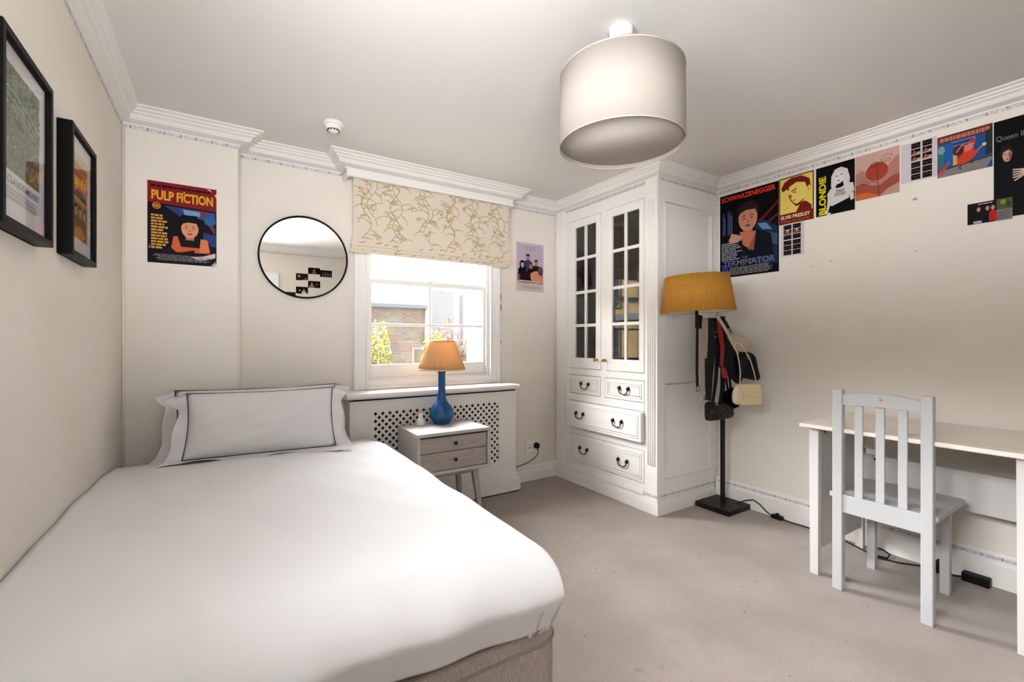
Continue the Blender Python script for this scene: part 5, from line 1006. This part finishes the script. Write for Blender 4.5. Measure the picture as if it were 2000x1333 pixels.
# ------------------------------------------------------------------ framed pictures on the left wall
def frame(y0, y1, z0, z1, lab, paint):
    f = thing('picture_frame', lab, 'picture', (XL, (y0 + y1) / 2, (z0 + z1) / 2), 'framed pictures over the bed'); x1 = XL + .038; q = .017
    mb = MB(); mb.box(XL, x1, y0, y0 + q, z0, z1); mb.box(XL, x1, y1 - q, y1, z0, z1); mb.box(XL, x1, y0 + q, y1 - q, z0, z0 + q); mb.box(XL, x1, y0 + q, y1 - q, z1 - q, z1); mb.build('frame', M_BLACK, f, .0015)
    a = left_wall(y0 + q, y1 - q, z0 + q, z1 - q, (206, 200, 202), XL + .022); paint(a); a.build('print', f)
    mb = MB(); mb.box(x1 - .009, x1 - .007, y0 + q, y1 - q, z0 + q, z1 - q); mb.build('glass', M_PGLASS, f)
def p_garden(a):
    rg = random.Random(3); a.rect(.10, .29, .87, .90, (92, 108, 74))
    for k in range(700):
        x, y = rg.uniform(.10, .85), rg.uniform(.29, .88); c = rg.choice([(40, 58, 30), (92, 116, 62), (120, 138, 84), (58, 78, 40), (30, 44, 28)] if y > .56 else [(84, 92, 54), (122, 104, 84), (104, 104, 124), (146, 132, 110), (58, 68, 40), (150, 150, 120)])
        w_, h_ = rg.uniform(.012, .03), rg.uniform(.012, .05) if y > .56 else rg.uniform(.008, .02); a.poly([(x, y), (min(x + w_, .868), y), (min(x + w_ * .6, .868), min(y + h_, .897)), (max(x - w_ * .2, .102), min(y + h_, .897))], c); a.lay -= .9
    a.lay += 1
    for k in range(3): a.line([(.12 + .74 * q / 10, .66 + k * .045 - .10 * (q / 10) ** 2) for q in range(11)], .004, (150, 164, 130))
    for k in range(5): a.line([(.16 + k * .15, .62 - .08 * (k / 5)), (.16 + k * .15, .76 - .08 * (k / 5))], .003, (150, 164, 130))
    a.lay += 1; a.text('CLAUDE MONET', .15, .215, .84, .255, (96, 98, 84), .012); a.rows(.14, .84, .12, .195, 3, (150, 152, 140), .4, 4, lo=.85)
def p_sunset(a):
    rg = random.Random(9); a.rect(.10, .14, .84, .88, (150, 112, 64)); a.poly([(.10, .80), (.84, .80), (.84, .88), (.10, .88)], (196, 168, 128)); a.rect(.10, .58, .84, .72, (160, 72, 40)); a.rect(.10, .46, .84, .58, (186, 128, 50)); a.text('ARENA', .14, .60, .80, .685, (208, 160, 70), .02) if False else a.rows(.14, .80, .59, .68, 1, (208, 160, 70), .9, 3, lo=.98)
    for k in range(260):
        x, y = rg.uniform(.11, .82), rg.uniform(.15, .46); a.ell(x, y, rg.uniform(.008, .02), rg.uniform(.006, .012), rg.choice([(96, 76, 50), (176, 134, 70), (132, 92, 50), (70, 60, 50), (196, 160, 100)]), n=6); a.lay -= .9
    a.lay += 1
    for cx_ in (.30, .48, .66): bust(a, cx_, .38, .22, (196, 150, 110), (54, 36, 26), (110, 84, 60), face=False)
    a.poly([(.2, .50), (.3, .56), (.5, .57), (.7, .54), (.8, .50)], (86, 82, 78))
frame(1.425, 1.776, 1.462, 1.906, 'black box frame with a green garden print, nearest the camera', p_garden)
frame(1.972, 2.302, 1.478, 1.905, 'black box frame with an orange sunset print, nearer the window', p_sunset)

# ------------------------------------------------------------------ outside the window
M_STOCK = brick('grey_stock_brick', (.13, .115, .105), (.185, .165, .15), (.22, .21, .205), 1.45, 'X')
M_YEL = brick('yellow_stock_brick', (.50, .33, .14), (.62, .43, .20), (.55, .45, .32), 1.0, 'Y')
M_REND = mat('white_render', (.175, .19, .215), .9, .1); M_SLATE = mat('slate', (.10, .115, .15), .7, .2, bump=(12, .3)); M_LEAF = mat('spring_leaf', (.13, .15, .03), .7, .2, var=(6, (.20, .21, .06), .4, .6)); M_BARK = mat('bark', (.13, .10, .085), .9, .1)
M_PANE = mat('dark_pane', (.05, .055, .065), .15, .5)
mb = MB(); mb.box(-12, 40, 3.7, 60, -6.1, -6.0); struct(mb.build('ground', mat('garden_ground', (.26, .25, .20), .95, .1, var=(.4, (.18, .22, .10), .45, .6))), 'garden ground far below the window', 'ground')
mb = MB(); mb.box(-12, WX0, 3.5, 3.62, -6, 9); mb.box(WX1, 14, 3.5, 3.62, -6, 9); mb.box(WX0, WX1, 3.5, 3.62, -6, WZ0 - .02); mb.box(WX0, WX1, 3.5, 3.62, WZ1, 9); struct(mb.build('facade', brick('own_brick', (.40, .33, .27), (.48, .41, .34), (.5, .48, .45), 1.0, 'X')), 'outer brick face of the house round the sash window', 'facade')  # unseen; added to keep the rear fill glow off the houses opposite
A = thing('building', 'grey brick house with slate roof seen through the left panes', 'building', (3, 12, -6))
mb = MB(); mb.box(-3.4, 4.86, 12, 16, -6, 2.12); mb.build('brick_wall', M_STOCK, A)
mb = MB(); mb.prism([(-3.5, 11.9, 2.10), (-3.5, 11.9, 2.20), (-3.5, 13.4, 2.60), (-3.5, 16.1, 2.60), (-3.5, 16.1, 2.10)], (8.42, 0, 0)); mb.build('slate_roof', M_SLATE, A)
for x in (4.42,):
    mb = MB(); mb.box(x, x + .42, 11.96, 12.0, .1, 1.02); wf = mb.build('window_frame', M_REND, A); mb = MB(); mb.box(x + .05, x + .37, 11.94, 11.96, .15, .97); mb.build('window_pane', M_PANE, wf)
mb = MB(); mb.box(4.78, 4.86, 11.92, 12, -6, 2.1); mb.build('downpipe', M_REND, A)
Bd = thing('building', 'pale rendered house with a thin chimney beyond the right panes', 'building', (6.4, 15, -6))
mb = MB(); mb.box(6.25, 7.1, 15, 19, -6, 3.3); mb.box(7.1, 12, 16, 20, -6, 1.0); mb.build('rendered_wall', M_REND, Bd)
mb = MB(); mb.box(8.28, 8.48, 17, 17.5, 1.0, 3.1); mb.build('chimney', mat('pale_brick', (.155, .155, .175), .9, .1), Bd)
Cd = thing('building', 'sunlit yellow brick house mirrored in the cupboard glass', 'building', (-4, 10, -6))
mb = MB(); mb.box(-10, -4, 5.2, 11.8, -6, 3.6); mb.build('brick_wall', M_YEL, Cd)
for y in (6.0, 7.35, 8.7, 10.0):
    for z in (-1.6, .30, 2.1):
        mb = MB(); mb.box(-4.0, -3.94, y, y + .75, z, z + 1.3); wf = mb.build('window_frame', M_REND, Cd)
        for a0 in (0, 1):
            for b0 in (0, 1): mb = MB(); mb.box(-3.94, -3.93, y + .05 + a0 * .335, y + .365 + a0 * .335, z + .05 + b0 * .615, z + .635 + b0 * .615); mb.build('window_pane', M_PANE, wf)
mb = MB(); mb.box(-4.05, -3.85, 5.1, 11.9, 1.75, 1.92); mb.build('string_course', M_REND, Cd)
def shrub(c, r, n, lab, seed, mat_, stems, name='shrub', kindc='shrub', leaf=.10):
    s_ = thing(name, lab, kindc, (c[0], c[1], -6)); rg = random.Random(seed); mb = MB(); mb.tube([(c[0], c[1], -6), (c[0] + .1, c[1], (c[2] - 6) / 2), (c[0], c[1], c[2])], [.12, .09, .03], 8)
    for k in range(stems):
        g = rg.uniform(0, 2 * PI); q = rg.uniform(.5, 1); b0 = Vector((c[0], c[1], c[2] - r[2] * rg.uniform(.2, 1.0))); e = Vector((c[0] + r[0] * q * math.cos(g), c[1] + r[1] * q * math.sin(g), c[2] + r[2] * rg.uniform(-.6, 1))); m_ = b0.lerp(e, .5) + Vector((rg.uniform(-.1, .1), 0, rg.uniform(.0, .2))); mb.tube([b0, m_, e], [.03, .018, .006], 5)
        for t in range(5):
            f = e.lerp(m_, rg.random()) ; e2 = f + Vector((rg.uniform(-.4, .4), rg.uniform(-.3, .3), rg.uniform(-.1, .5))) * (r[0] * .8); mb.tube([f, f.lerp(e2, .5) + Vector((.02, 0, .03)), e2], [.010, .007, .004], 4)
    mb.build('stem', M_BARK, s_)
    if n:
        mb = MB(); vs = []; 
        for k in range(n):
            d = Vector((rg.gauss(0, 1), rg.gauss(0, 1), rg.gauss(0, 1))).normalized() * rg.random() ** .4; p = Vector((c[0] + d.x * r[0], c[1] + d.y * r[1], c[2] + d.z * r[2])); R_ = Euler((rg.uniform(0, 6), rg.uniform(0, 6), rg.uniform(0, 6))).to_matrix(); l = leaf * rg.uniform(.6, 1.2)
            mb.add([p + R_ @ Vector(q) * l for q in ((0, 0, 0), (.5, .28, .05), (1, 0, 0), (.5, -.28, .05))], [(0, 1, 2, 3)])
        mb.build('foliage', mat_, s_, recalc=False)
shrub((3.15, 10.8, .6), (.30, .3, 1.1), 900, 'yellow-green climbing shrub at the left of the lower panes', 2, M_LEAF, 14)
shrub((3.98, 11.2, .2), (.36, .3, .40), 500, 'low yellow-green bush against the grey brick house', 4, M_LEAF, 8)
shrub((4.62, 10.9, .75), (.36, .3, .75), 800, 'yellow-green bush directly behind the lamp shade', 6, M_LEAF, 10)
shrub((6.0, 12.6, .9), (.75, .5, 1.0), 0, 'bare grey-branched tree at the right of the lower panes', 8, M_LEAF, 60, 'bare_tree', 'tree')
